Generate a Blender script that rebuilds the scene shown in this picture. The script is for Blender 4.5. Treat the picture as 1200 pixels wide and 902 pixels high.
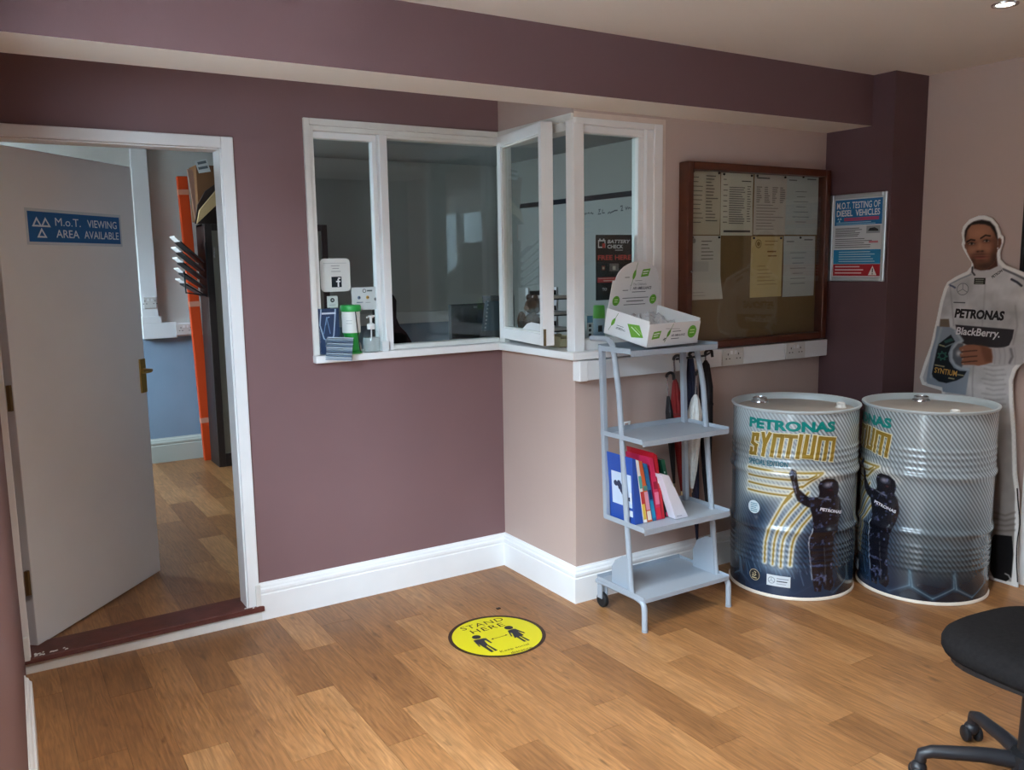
import bpy, bmesh, math, random
import numpy as np
from mathutils import Vector, Matrix, Euler

for _o in list(bpy.data.objects):
    bpy.data.objects.remove(_o)
SC = bpy.context.scene
COL = SC.collection
rnd = random.Random(7)

# ------------------------------------------------------------------ camera
CW, CH, CF = 1200, 902, 1014.06
CAM = np.array([-2.2524, -3.7218, 1.5581])
YAW, PITCH, ROLL = np.radians([-31.8117, -8.0932, -0.8993])
_fw = np.array([-np.sin(YAW) * np.cos(PITCH), np.cos(YAW) * np.cos(PITCH), np.sin(PITCH)])
_r = np.array([np.cos(YAW), np.sin(YAW), 0])
_u = np.cross(_r, _fw)
RIGHT = np.cos(ROLL) * _r + np.sin(ROLL) * _u
UP = -np.sin(ROLL) * _r + np.cos(ROLL) * _u
cam = bpy.data.cameras.new('camera')
cam.sensor_width = 36
cam.sensor_fit = 'HORIZONTAL'
cam.lens = CF / CW * 36
cam.clip_start = 0.02
camo = bpy.data.objects.new('camera', cam)
COL.objects.link(camo)
_m = Matrix.Identity(4)
for _i in range(3):
    _m[_i][0], _m[_i][1], _m[_i][2], _m[_i][3] = RIGHT[_i], UP[_i], -_fw[_i], CAM[_i]
camo.matrix_world = _m
SC.camera = camo

# ------------------------------------------------------------------ sky, daylight, exposure
SC.view_settings.view_transform = 'Standard'
SC.view_settings.look = 'None'
SC.view_settings.gamma = 1
SC.view_settings.exposure = 0.34
SC.view_settings.use_curve_mapping = False
world = bpy.data.worlds.new('overcast_sky')
SC.world = world
world.use_nodes = True
_bg = world.node_tree.nodes['Background']
_bg.inputs[0].default_value = (0.75, 0.90, 1.10, 1)
_bg.inputs[1].default_value = 31.0
SC.cycles.max_bounces = 10
SC.cycles.diffuse_bounces = 5
SC.cycles.transparent_max_bounces = 24
SC.cycles.sample_clamp_indirect = 6
SC.cycles.use_denoising = True
SC.cycles.caustics_reflective = False
SC.cycles.caustics_refractive = False


def portal(name, loc, rot, w, h):
    l = bpy.data.lights.new(name, 'AREA')
    l.shape = 'RECTANGLE'
    l.size, l.size_y = w, h
    l.cycles.is_portal = True
    o = bpy.data.objects.new(name, l)
    o.location, o.rotation_euler = loc, rot
    COL.objects.link(o)


XWIN = 2.02
LWY0, LWY1, LWZ0, LWZ1 = -3.5, -2.65, 0.06, 2.28           # glazed shop door in the left wall
VWY0, VWY1, VWZ0, VWZ1 = -2.5, -1.2, 1.03, 2.28             # and the window beside it
portal('daylight_portal', (-2.45, (LWY0 + LWY1) / 2, (LWZ0 + LWZ1) / 2), (0, -math.pi / 2, 0), LWZ1 - LWZ0, LWY1 - LWY0)
portal('daylight_portal', (-2.40, (VWY0 + VWY1) / 2, (VWZ0 + VWZ1) / 2), (0, -math.pi / 2, 0), VWZ1 - VWZ0, VWY1 - VWY0)
portal('daylight_portal', (XWIN, -3.9, 1.52), (0, math.pi / 2, 0), 1.15, 1.2)
portal('daylight_portal', (-2.72, 2.5, 1.78), (0, -math.pi / 2, 0), 1.15, 1.0)


# ------------------------------------------------------------------ helpers
def ray(px, py):
    return _fw + RIGHT * (px - CW / 2) / CF - UP * (py - CH / 2) / CF


def hit(px, py, ax, v):
    """Point where the sight line through a pixel of the photograph meets the plane ax = v."""
    d = ray(px, py)
    i = 'xyz'.index(ax)
    return CAM + d * (v - CAM[i]) / d[i]


def lin(c):
    c = c / 255.0
    return c / 12.92 if c <= 0.04045 else ((c + 0.055) / 1.055) ** 2.4


def rgb(c):
    return (lin(c[0]), lin(c[1]), lin(c[2]), 1.0)


_mats = {}


def mat(name, c, rough=0.6, metal=0.0, spec=0.4, var=0.0, vscale=6.0, bump=0.0, bscale=60.0, emit=0.0):
    key = (name, tuple(c), rough, metal, var)
    if key in _mats:
        return _mats[key]
    m = bpy.data.materials.new(name)
    m.use_nodes = True
    nt = m.node_tree
    b = nt.nodes['Principled BSDF']
    b.inputs['Roughness'].default_value = rough
    b.inputs['Metallic'].default_value = metal
    b.inputs['Specular IOR Level'].default_value = spec
    b.inputs['Base Color'].default_value = rgb(c)
    tc = nt.nodes.new('ShaderNodeTexCoord')
    if var:
        n = nt.nodes.new('ShaderNodeTexNoise')
        n.inputs['Scale'].default_value = vscale
        n.inputs['Detail'].default_value = 5
        nt.links.new(tc.outputs['Object'], n.inputs['Vector'])
        mp = nt.nodes.new('ShaderNodeMapRange')
        mp.inputs[1].default_value, mp.inputs[2].default_value = 0.3, 0.7
        mp.inputs[3].default_value, mp.inputs[4].default_value = 1 - var, 1 + var
        nt.links.new(n.outputs['Fac'], mp.inputs[0])
        mx = nt.nodes.new('ShaderNodeVectorMath')
        mx.operation = 'SCALE'
        mx.inputs[0].default_value = rgb(c)[:3]
        nt.links.new(mp.outputs[0], mx.inputs['Scale'])
        nt.links.new(mx.outputs[0], b.inputs['Base Color'])
    if bump:
        n2 = nt.nodes.new('ShaderNodeTexNoise')
        n2.inputs['Scale'].default_value = bscale
        n2.inputs['Detail'].default_value = 4
        nt.links.new(tc.outputs['Object'], n2.inputs['Vector'])
        bp = nt.nodes.new('ShaderNodeBump')
        bp.inputs['Strength'].default_value = bump
        bp.inputs['Distance'].default_value = 0.01
        nt.links.new(n2.outputs['Fac'], bp.inputs['Height'])
        nt.links.new(bp.outputs[0], b.inputs['Normal'])
    if emit:
        b.inputs['Emission Color'].default_value = rgb(c)
        b.inputs['Emission Strength'].default_value = emit
    _mats[key] = m
    return m


def ink(c, rough=0.55):
    return mat('printed_ink', c, rough, spec=0.3)


def glass_mat(name='window_glass', tint=(0.93, 0.96, 0.95), ior=1.5):
    m = bpy.data.materials.new(name)
    m.use_nodes = True
    nt = m.node_tree
    nt.nodes.remove(nt.nodes['Principled BSDF'])
    out = nt.nodes['Material Output']
    lw_ = nt.nodes.new('ShaderNodeLayerWeight')
    lw_.inputs['Blend'].default_value = 0.5
    pw = nt.nodes.new('ShaderNodeMath')
    pw.operation = 'POWER'
    pw.inputs[1].default_value = 5.0
    nt.links.new(lw_.outputs['Facing'], pw.inputs[0])
    fr = nt.nodes.new('ShaderNodeMapRange')            # Schlick: the same from both sides of a thin pane
    f0 = ((ior - 1) / (ior + 1)) ** 2
    fr.inputs[3].default_value, fr.inputs[4].default_value = f0, 1.0
    nt.links.new(pw.outputs[0], fr.inputs[0])
    tr = nt.nodes.new('ShaderNodeBsdfTransparent')
    tr.inputs[0].default_value = (*tint, 1)
    gl = nt.nodes.new('ShaderNodeBsdfGlossy')
    gl.inputs['Roughness'].default_value = 0.0
    gl.inputs[0].default_value = (0.95, 0.97, 1, 1)
    mx = nt.nodes.new('ShaderNodeMixShader')
    nt.links.new(fr.outputs[0], mx.inputs[0])
    nt.links.new(tr.outputs[0], mx.inputs[1])
    nt.links.new(gl.outputs[0], mx.inputs[2])
    nt.links.new(mx.outputs[0], out.inputs[0])
    return m


ORG = {}


class MB:
    """Collects shapes; build() links them as one mesh object."""

    def __init__(s):
        s.v, s.f, s.m = [], [], []

    def add(s, vs, fs, mi=0):
        n = len(s.v)
        s.v += [tuple(float(c) for c in p) for p in vs]
        s.f += [tuple(i + n for i in f) for f in fs]
        s.m += [mi] * len(fs)
        return s

    def box(s, x0, y0, z0, x1, y1, z1, mi=0, mis=None):
        x0, x1 = sorted((x0, x1)); y0, y1 = sorted((y0, y1)); z0, z1 = sorted((z0, z1))
        s.add([(x0, y0, z0), (x1, y0, z0), (x1, y1, z0), (x0, y1, z0), (x0, y0, z1), (x1, y0, z1), (x1, y1, z1), (x0, y1, z1)],
              [(0, 3, 2, 1), (4, 5, 6, 7), (0, 1, 5, 4), (1, 2, 6, 5), (2, 3, 7, 6), (3, 0, 4, 7)], mi)
        if mis:
            for k, v in mis.items():
                s.m[-6 + k] = v
        return s

    def extr(s, poly, vec, mi=0):
        """A closed polygon of 3-D points swept by a vector."""
        n = len(poly)
        p = [np.array(q, float) for q in poly]
        v = np.array(vec, float)
        s.add(p + [q + v for q in p], [tuple(range(n)), tuple(range(2 * n - 1, n - 1, -1))] + [((i + 1) % n, i, i + n, (i + 1) % n + n) for i in range(n)], mi)
        return s

    def bar(s, p, q, w, h, up=(0, 0, 1), mi=0):
        p, q = np.array(p, float), np.array(q, float)
        d = (q - p) / np.linalg.norm(q - p)
        a = np.cross(d, np.array(up, float))
        a /= np.linalg.norm(a)
        b = np.cross(a, d)
        sec = [p + a * sx * w / 2 + b * sy * h / 2 for sx, sy in ((-1, -1), (1, -1), (1, 1), (-1, 1))]
        return s.extr(sec, q - p, mi)

    def tube(s, pts, r, seg=12, mi=0, closed=False):
        P = [np.array(p, float) for p in pts]
        n = len(P)
        rr = r if hasattr(r, '__len__') else [r] * n
        ref = None
        rings = []
        for i in range(n):
            a = P[i - 1] if (i or closed) else P[i]
            b = P[(i + 1) % n] if (i < n - 1 or closed) else P[i]
            t = (b - a) / np.linalg.norm(b - a)
            if ref is None:
                ref = np.array([0, 0, 1.0]) if abs(t[2]) < .9 else np.array([1.0, 0, 0])
            e = ref - t * (ref @ t)
            e /= np.linalg.norm(e)
            ref = e
            g = np.cross(t, e)
            rings.append([P[i] + rr[i] * (e * math.cos(k) + g * math.sin(k)) for k in (2 * math.pi * j / seg for j in range(seg))])
        vs = [v for rg in rings for v in rg]
        fs = []
        for i in range(n if closed else n - 1):
            k = (i + 1) % n
            fs += [(i * seg + j, i * seg + (j + 1) % seg, k * seg + (j + 1) % seg, k * seg + j) for j in range(seg)]
        if not closed:
            fs += [tuple(reversed(range(seg))), tuple(range((n - 1) * seg, n * seg))]
        return s.add(vs, fs, mi)

    def lathe(s, prof, c=(0, 0, 0), seg=32, mi=0, axis=None):
        """Profile of (radius, height) turned about z (or another axis through c)."""
        c = np.array(c, float)
        if axis is None:
            ax, e, g = np.array([0, 0, 1.0]), np.array([1.0, 0, 0]), np.array([0, 1.0, 0])
        else:
            ax = np.array(axis, float); ax /= np.linalg.norm(ax)
            t = np.array([0, 0, 1.0]) if abs(ax[2]) < .9 else np.array([1.0, 0, 0])
            e = np.cross(t, ax); e /= np.linalg.norm(e); g = np.cross(ax, e)
        vs, n = [], len(prof)
        for r, z in prof:
            vs += [c + ax * z + max(r, 1e-5) * (e * math.cos(k) + g * math.sin(k)) for k in (2 * math.pi * j / seg for j in range(seg))]
        fs = [(i * seg + j, i * seg + (j + 1) % seg, (i + 1) * seg + (j + 1) % seg, (i + 1) * seg + j) for i in range(n - 1) for j in range(seg)]
        return s.add(vs, fs, mi)

    def ell(s, c, rx, ry, rz, seg=16, rings=10, mi=0):
        n = len(s.v)
        s.lathe([(math.sin(math.pi * i / rings), -math.cos(math.pi * i / rings)) for i in range(rings + 1)], (0, 0, 0), seg, mi)
        for i in range(n, len(s.v)):
            p = s.v[i]
            s.v[i] = (p[0] * rx + c[0], p[1] * ry + c[1], p[2] * rz + c[2])
        return s

    def xf(s, M):
        s.v = [tuple(M @ Vector(p)) for p in s.v]
        return s

    def build(s, name, mats, parent=None, smooth=None, bevel=0, bseg=2):
        me = bpy.data.meshes.new(name)
        o = bpy.data.objects.new(name, me)
        off = np.zeros(3)
        q = parent
        while q is not None:
            if q.name in ORG:
                off = ORG[q.name]
                break
            q = q.parent
        me.from_pydata([tuple(np.array(p) - off) for p in s.v], [], s.f)
        if not isinstance(mats, (list, tuple)):
            mats = [mats]
        for m in mats:
            me.materials.append(m)
        if len(mats) > 1:
            me.polygons.foreach_set('material_index', s.m)
        if smooth:
            me.polygons.foreach_set('use_smooth', [True] * len(me.polygons))
            me.set_sharp_from_angle(angle=math.radians(smooth))
        bm = bmesh.new()
        bm.from_mesh(me)
        bmesh.ops.recalc_face_normals(bm, faces=bm.faces)
        bm.to_mesh(me)
        bm.free()
        me.update()
        COL.objects.link(o)
        if parent is not None:
            o.parent = parent
        if bevel:
            b = o.modifiers.new('edge', 'BEVEL')
            b.width, b.segments, b.limit_method, b.angle_limit = bevel, bseg, 'ANGLE', math.radians(40)
        return o


def tag(o, label, cat, group=None, kind=None):
    o['label'], o['category'] = label, cat
    if group:
        o['group'] = group
    if kind:
        o['kind'] = kind
    return o


def thing(name, label, cat, loc, rot=None, group=None):
    """An Empty at the thing's base. Without rot its parts are given in world space, with rot in the thing's own space."""
    o = bpy.data.objects.new(name, None)
    o.empty_display_size = 0.05
    COL.objects.link(o)
    o.location = tuple(loc)
    tag(o, label, cat, group)
    if rot is None:
        ORG[o.name] = np.array(loc, float)
    else:
        o.rotation_euler = rot
        ORG[o.name] = np.zeros(3)
    return o


def struct(o, label, cat='room'):
    o['kind'] = 'structure'
    o['label'], o['category'] = label, cat
    return o


def sempty(name, label, cat, loc):
    o = thing(name, label, cat, loc)
    o['kind'] = 'structure'
    return o


# ---- printed surfaces: flat print and lettering laid on real faces
class Flat:
    curved = False

    def __init__(s, O, U, V):
        s.O, s.U, s.V = (np.array(a, float) for a in (O, U, V))
        s.U /= np.linalg.norm(s.U); s.V /= np.linalg.norm(s.V)
        s.N = np.cross(s.U, s.V)

    def px(s, x, y):
        d = ray(x, y)
        p = CAM + d * ((s.O - CAM) @ s.N) / (d @ s.N) - s.O
        return np.array([p @ s.U, p @ s.V])

    def pt(s, u, v, off=0):
        return s.O + u * s.U + v * s.V + off * s.N


class Round:
    curved = True

    def __init__(s, cx, cy, R, a0, prof=None):
        s.c, s.R, s.a0 = np.array([cx, cy]), R, a0
        s.prof = prof or (lambda z: R)

    def px(s, x, y):
        d = ray(x, y)
        w = CAM[:2] - s.c
        a, b, c = d[:2] @ d[:2], 2 * d[:2] @ w, w @ w - s.R ** 2
        t = (-b - math.sqrt(max(b * b - 4 * a * c, 0))) / (2 * a)
        p = CAM + t * d
        az = math.atan2(p[1] - s.c[1], p[0] - s.c[0]) - s.a0
        az = (az + math.pi) % (2 * math.pi) - math.pi
        return np.array([az * s.R, p[2]])

    def pt(s, u, v, off=0):
        a = u / s.R + s.a0
        r = s.prof(v) + off
        return np.array([s.c[0] + r * math.cos(a), s.c[1] + r * math.sin(a), v])


_tc = {}


def tmesh(body, bold=0.0, shear=0.0, space=1.0):
    k = (body, bold, shear, space)
    if k not in _tc:
        c = bpy.data.curves.new('lettering', 'FONT')
        c.body, c.offset, c.shear, c.space_character, c.resolution_u = body, bold, shear, space, 3
        o = bpy.data.objects.new('lettering', c)
        me = bpy.data.meshes.new_from_object(o)
        vs = np.array([v.co[:2] for v in me.vertices])
        fs = [tuple(p.vertices) for p in me.polygons]
        bpy.data.objects.remove(o); bpy.data.curves.remove(c); bpy.data.meshes.remove(me)
        lo, hi = vs.min(0), vs.max(0)
        _tc[k] = ((vs - lo) / (hi - lo), fs)
    return _tc[k]


class Print:
    """Flat print on a surface: polygons, bars and lettering, one mesh with one ink per colour."""

    def __init__(s, surf, off=0.0004, step=0.0002):
        s.s, s.off, s.step, s.items = surf, off, step, []

    def poly(s, pts, c, px=False):
        s.items.append(([s.s.px(*p) if px else np.array(p, float) for p in pts], None, c, s.off))
        s.off += s.step
        return s

    def rect(s, u0, v0, u1, v1, c):
        return s.poly([(u0, v0), (u1, v0), (u1, v1), (u0, v1)], c)

    def disc(s, u, v, r, c, n=24, ry=None):
        return s.poly([(u + r * math.cos(2 * math.pi * i / n), v + (ry or r) * math.sin(2 * math.pi * i / n)) for i in range(n)], c)

    def text(s, body, u, v, w, h, c, ang=0, bold=0.0, shear=0.0, space=1.0):
        vs, fs = tmesh(body, bold, shear, space)
        ca, sa = math.cos(ang), math.sin(ang)
        P = [np.array([u + x * w * ca - y * h * sa, v + x * w * sa + y * h * ca]) for x, y in vs]
        s.items.append((P, fs, c, s.off))
        s.off += s.step
        return s

    def ptext(s, body, p0, p1, hpx, c, **k):
        a, b = s.s.px(*p0), s.s.px(*p1)
        t = s.s.px(p0[0], p0[1] - hpx)
        d = b - a
        return s.text(body, a[0], a[1], np.linalg.norm(d), np.linalg.norm(t - a), c, ang=math.atan2(d[1], d[0]), **k)

    def strokes(s, segs, w, c):
        """Straight strokes with square ends, one ink layer."""
        P, F = [], []
        for a, b in segs:
            a, b = np.array(a, float), np.array(b, float)
            d = (b - a) / np.linalg.norm(b - a)
            n = np.array([-d[1], d[0]]) * w / 2
            k = len(P)
            P += [a - d * w / 2 - n, b + d * w / 2 - n, b + d * w / 2 + n, a - d * w / 2 + n]
            F.append((k, k + 1, k + 2, k + 3))
        s.items.append((P, F, c, s.off))
        s.off += s.step
        return s

    def line(s, pts, w, c):
        P = [np.array(p, float) for p in pts]
        L, R = [], []
        for i in range(len(P)):
            d = P[min(i + 1, len(P) - 1)] - P[max(i - 1, 0)]
            n = np.array([-d[1], d[0]]) / np.linalg.norm(d) * w / 2
            L.append(P[i] + n); R.append(P[i] - n)
        return s.poly(L + R[::-1], c)

    def bars(s, u0, u1, v1, n, dv, h, c, ragged=0.3):
        """n printed lines too small to read, each a thin bar."""
        P, F = [], []
        for i in range(n):
            e = u1 - (u1 - u0) * ragged * rnd.random()
            v = v1 - i * dv
            k = len(P)
            P += [np.array(q) for q in ((u0, v - h), (e, v - h), (e, v), (u0, v))]
            F.append((k, k + 1, k + 2, k + 3))
        s.items.append((P, F, c, s.off))
        s.off += s.step
        return s

    def build(s, name, parent, rough=0.5):
        mb, cols = MB(), []
        for P, F, c, off in s.items:
            if c not in cols:
                cols.append(c)
            mi = cols.index(c)
            if s.s.curved:
                bm = bmesh.new()
                vv = [bm.verts.new((p[0], p[1], 0)) for p in P]
                for f in (F or [tuple(range(len(P)))]):
                    try:
                        bm.faces.new([vv[i] for i in f])
                    except ValueError:
                        pass
                for ax in (0, 1):
                    lo, hi = min(p[ax] for p in P), max(p[ax] for p in P)
                    k = math.ceil(lo / 0.012)
                    while k * 0.012 < hi:
                        nrm = (1, 0, 0) if ax == 0 else (0, 1, 0)
                        bmesh.ops.bisect_plane(bm, geom=bm.verts[:] + bm.edges[:] + bm.faces[:], plane_co=tuple(n_ * k * 0.012 for n_ in nrm), plane_no=nrm)
                        k += 1
                bm.verts.index_update()
                P = [np.array(v.co[:2]) for v in bm.verts]
                F = [tuple(v.index for v in f.verts) for f in bm.faces]
                bm.free()
            mb.add([s.s.pt(p[0], p[1], off) for p in P], F or [tuple(range(len(P)))], mi)
        me = mb.build(name, [ink(c, rough) for c in cols], parent)
        return me


# ---- painter for print that is a picture: colours per vertex of a fine grid
def inpoly(X, Y, pts):
    r = np.zeros(X.shape, bool)
    n = len(pts)
    for i in range(n):
        x0, y0 = pts[i]
        x1, y1 = pts[(i + 1) % n]
        if y0 == y1:
            continue
        c = ((y0 > Y) != (y1 > Y)) & (X < (x1 - x0) * (Y - y0) / (y1 - y0) + x0)
        r ^= c
    return r


def seg_dist(X, Y, pts, closed=False):
    d = np.full(X.shape, 1e9)
    n = len(pts)
    for i in range(n if closed else n - 1):
        a, b = np.array(pts[i], float), np.array(pts[(i + 1) % n], float)
        v = b - a
        t = np.clip(((X - a[0]) * v[0] + (Y - a[1]) * v[1]) / max(v @ v, 1e-12), 0, 1)
        d = np.minimum(d, np.hypot(X - a[0] - t * v[0], Y - a[1] - t * v[1]))
    return d


class Canvas:
    def __init__(s, X, Y, base):
        s.X, s.Y = X, Y
        s.C = np.empty(X.shape + (3,))
        s.C[:] = base

    def mix(s, k, c):
        k = np.clip(k, 0, 1)[..., None]
        s.C = s.C * (1 - k) + np.array(c, float) * k
        return s

    def poly(s, pts, c, soft=0.0, a=1.0):
        m = inpoly(s.X, s.Y, pts).astype(float)
        if soft:
            d = seg_dist(s.X, s.Y, pts, True)
            m = np.clip(0.5 + np.where(m > 0, d, -d) / (2 * soft), 0, 1)
        return s.mix(m * a, c)

    def stroke(s, pts, w, c, soft=0.3, a=1.0):
        d = seg_dist(s.X, s.Y, pts)
        return s.mix(np.clip((w / 2 + soft / 2 - d) / soft, 0, 1) * a, c)

    def glow(s, pts, w, c, a=1.0):
        return s.mix(np.exp(-(seg_dist(s.X, s.Y, pts) / w) ** 2) * a, c)

    def blob(s, x, y, rx, ry, c, a=1.0, p=2.0):
        return s.mix(a * np.exp(-(((s.X - x) / rx) ** 2 + ((s.Y - y) / ry) ** 2) ** (p / 2)), c)


def flow(pts, n=6):
    """Catmull-Rom curve through the points."""
    P = [np.array(p, float) for p in pts]
    P = [2 * P[0] - P[1]] + P + [2 * P[-1] - P[-2]]
    out = []
    for i in range(1, len(P) - 2):
        for k in range(n):
            t = k / n
            out.append(.5 * (2 * P[i] + (P[i + 1] - P[i - 1]) * t + (2 * P[i - 1] - 5 * P[i] + 4 * P[i + 1] - P[i + 2]) * t * t + (3 * P[i] - P[i - 1] - 3 * P[i + 1] + P[i + 2]) * t ** 3))
    return out + [P[-2]]


def vnoise(X, Y, seed, octaves=3):
    r = np.random.RandomState(seed)
    out = np.zeros(X.shape)
    for o in range(octaves):
        f = 2.0 ** o
        g = r.rand(64, 64)
        x, y = X * f, Y * f
        xi, yi = np.floor(x).astype(int), np.floor(y).astype(int)
        tx, ty = x - xi, y - yi
        tx, ty = tx * tx * (3 - 2 * tx), ty * ty * (3 - 2 * ty)
        G = lambda a, b: g[a % 64, b % 64]
        out += (G(xi, yi) * (1 - tx) * (1 - ty) + G(xi + 1, yi) * tx * (1 - ty) + G(xi, yi + 1) * (1 - tx) * ty + G(xi + 1, yi + 1) * tx * ty - .5) / f
    return out


def to_linear(C):
    C = np.clip(C / 255.0, 0, 1)
    return np.where(C <= 0.04045, C / 12.92, ((C + 0.055) / 1.055) ** 2.4)


def grid_mesh(name, V, quads, colour, mats, parent, uv=None, alpha=None, smooth=True):
    off = ORG.get(parent.name, np.zeros(3))
    me = bpy.data.meshes.new(name)
    me.vertices.add(len(V))
    me.vertices.foreach_set('co', (V - off).astype(np.float32).ravel())
    me.loops.add(quads.size)
    me.loops.foreach_set('vertex_index', quads.astype(np.int32).ravel())
    me.polygons.add(len(quads))
    me.polygons.foreach_set('loop_start', np.arange(0, quads.size, 4, dtype=np.int32))
    me.polygons.foreach_set('use_smooth', np.full(len(quads), smooth))
    me.update(calc_edges=True)
    at = me.color_attributes.new('print', 'FLOAT_COLOR', 'POINT')
    rgba = np.ones((len(V), 4), np.float32)
    rgba[:, :3] = to_linear(colour)
    if alpha is not None:
        rgba[:, 3] = alpha
    at.data.foreach_set('color', rgba.ravel())
    if uv is not None:
        ul = me.uv_layers.new(name='sheet')
        ul.data.foreach_set('uv', uv[quads.ravel()].astype(np.float32).ravel())
    for m in (mats if isinstance(mats, list) else [mats]):
        me.materials.append(m)
    o = bpy.data.objects.new(name, me)
    COL.objects.link(o)
    o.parent = parent
    return o


def print_mat(name, rough=0.4, stripes=False, spec=0.5, coat=0.0):
    m = bpy.data.materials.new(name)
    m.use_nodes = True
    nt = m.node_tree
    b = nt.nodes['Principled BSDF']
    b.inputs['Roughness'].default_value = rough
    b.inputs['Specular IOR Level'].default_value = spec
    b.inputs['Coat Weight'].default_value = coat
    b.inputs['Coat Roughness'].default_value = 0.06
    a = nt.nodes.new('ShaderNodeAttribute')
    a.attribute_name = 'print'
    if not stripes:
        nt.links.new(a.outputs['Color'], b.inputs['Base Color'])
        return m
    uv = nt.nodes.new('ShaderNodeUVMap')
    uv.uv_map = 'sheet'
    dt = nt.nodes.new('ShaderNodeVectorMath')
    dt.operation = 'DOT_PRODUCT'
    k = 2 * math.pi / 0.0155
    dt.inputs[1].default_value = (k * math.sin(math.radians(52)), k * math.cos(math.radians(52)), 0)
    sn = nt.nodes.new('ShaderNodeMath')
    sn.operation = 'SINE'
    mp = nt.nodes.new('ShaderNodeMapRange')
    mp.inputs[1].default_value, mp.inputs[2].default_value = -0.6, 0.6
    mp.inputs[3].default_value, mp.inputs[4].default_value = 0.42, 1.0
    nt.links.new(uv.outputs[0], dt.inputs[0])
    nt.links.new(dt.outputs['Value'], sn.inputs[0])
    nt.links.new(sn.outputs[0], mp.inputs[0])
    sc = nt.nodes.new('ShaderNodeVectorMath')
    sc.operation = 'SCALE'
    nt.links.new(a.outputs['Color'], sc.inputs[0])
    nt.links.new(mp.outputs[0], sc.inputs['Scale'])
    mx = nt.nodes.new('ShaderNodeMix')
    mx.data_type = 'RGBA'
    nt.links.new(a.outputs['Alpha'], mx.inputs[0])
    nt.links.new(a.outputs['Color'], mx.inputs[6])
    nt.links.new(sc.outputs[0], mx.inputs[7])
    nt.links.new(mx.outputs[2], b.inputs['Base Color'])
    return m


# ------------------------------------------------------------------ materials of the place
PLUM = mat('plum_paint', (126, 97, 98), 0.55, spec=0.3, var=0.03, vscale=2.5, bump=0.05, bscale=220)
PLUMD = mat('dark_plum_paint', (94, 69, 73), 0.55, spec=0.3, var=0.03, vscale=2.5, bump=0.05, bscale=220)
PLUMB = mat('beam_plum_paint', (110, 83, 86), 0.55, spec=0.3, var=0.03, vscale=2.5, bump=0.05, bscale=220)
BEIGE = mat('mushroom_paint', (193, 171, 161), 0.6, spec=0.3, var=0.025, vscale=2.5, bump=0.05, bscale=220)
CREAM = mat('cream_ceiling_paint', (234, 225, 216), 0.7, spec=0.2, var=0.02, vscale=1.5)
WHITE = mat('white_gloss_paint', (241, 242, 242), 0.32, spec=0.5, var=0.015, vscale=9)
WHITED = mat('aged_white_paint', (232, 231, 226), 0.4, spec=0.45, var=0.04, vscale=14)
UPVC = mat('white_plastic', (228, 230, 231), 0.35, spec=0.5)
OFFW = mat('office_white_paint', (200, 199, 194), 0.7, spec=0.2, var=0.02)
OFFB = mat('office_blue_paint', (140, 164, 186), 0.6, spec=0.3, var=0.03)
SILL = mat('worn_brown_timber', (92, 48, 40), 0.5, spec=0.4, var=0.2, vscale=18, bump=0.1)
BLACK = mat('black_plastic', (24, 24, 26), 0.45)
FABRIC = mat('black_fabric', (31, 29, 29), 0.95, spec=0.06, var=0.2, vscale=90, bump=0.25, bscale=500)
GREYM = mat('grey_powder_coat', (158, 167, 177), 0.42, spec=0.5)
BRASS = mat('brass', (178, 140, 72), 0.32, metal=0.9)
STEEL = mat('bright_steel', (205, 208, 210), 0.22, metal=0.9)
GLASS = glass_mat()
MAHOG = mat('mahogany', (80, 38, 21), 0.35, spec=0.5, var=0.22, vscale=14)
CORK = mat('brown_cork', (126, 100, 68), 0.9, spec=0.1, var=0.1, vscale=160)
PAPER = mat('white_paper', (226, 224, 218), 0.85, spec=0.1)
CARD = mat('brown_cardboard', (118, 84, 58), 0.85, spec=0.1, var=0.05)
DARKW = mat('dark_stained_wood', (42, 32, 28), 0.5, var=0.2, vscale=20)
RUBBER = mat('black_rubber', (26, 26, 27), 0.7)


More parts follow.
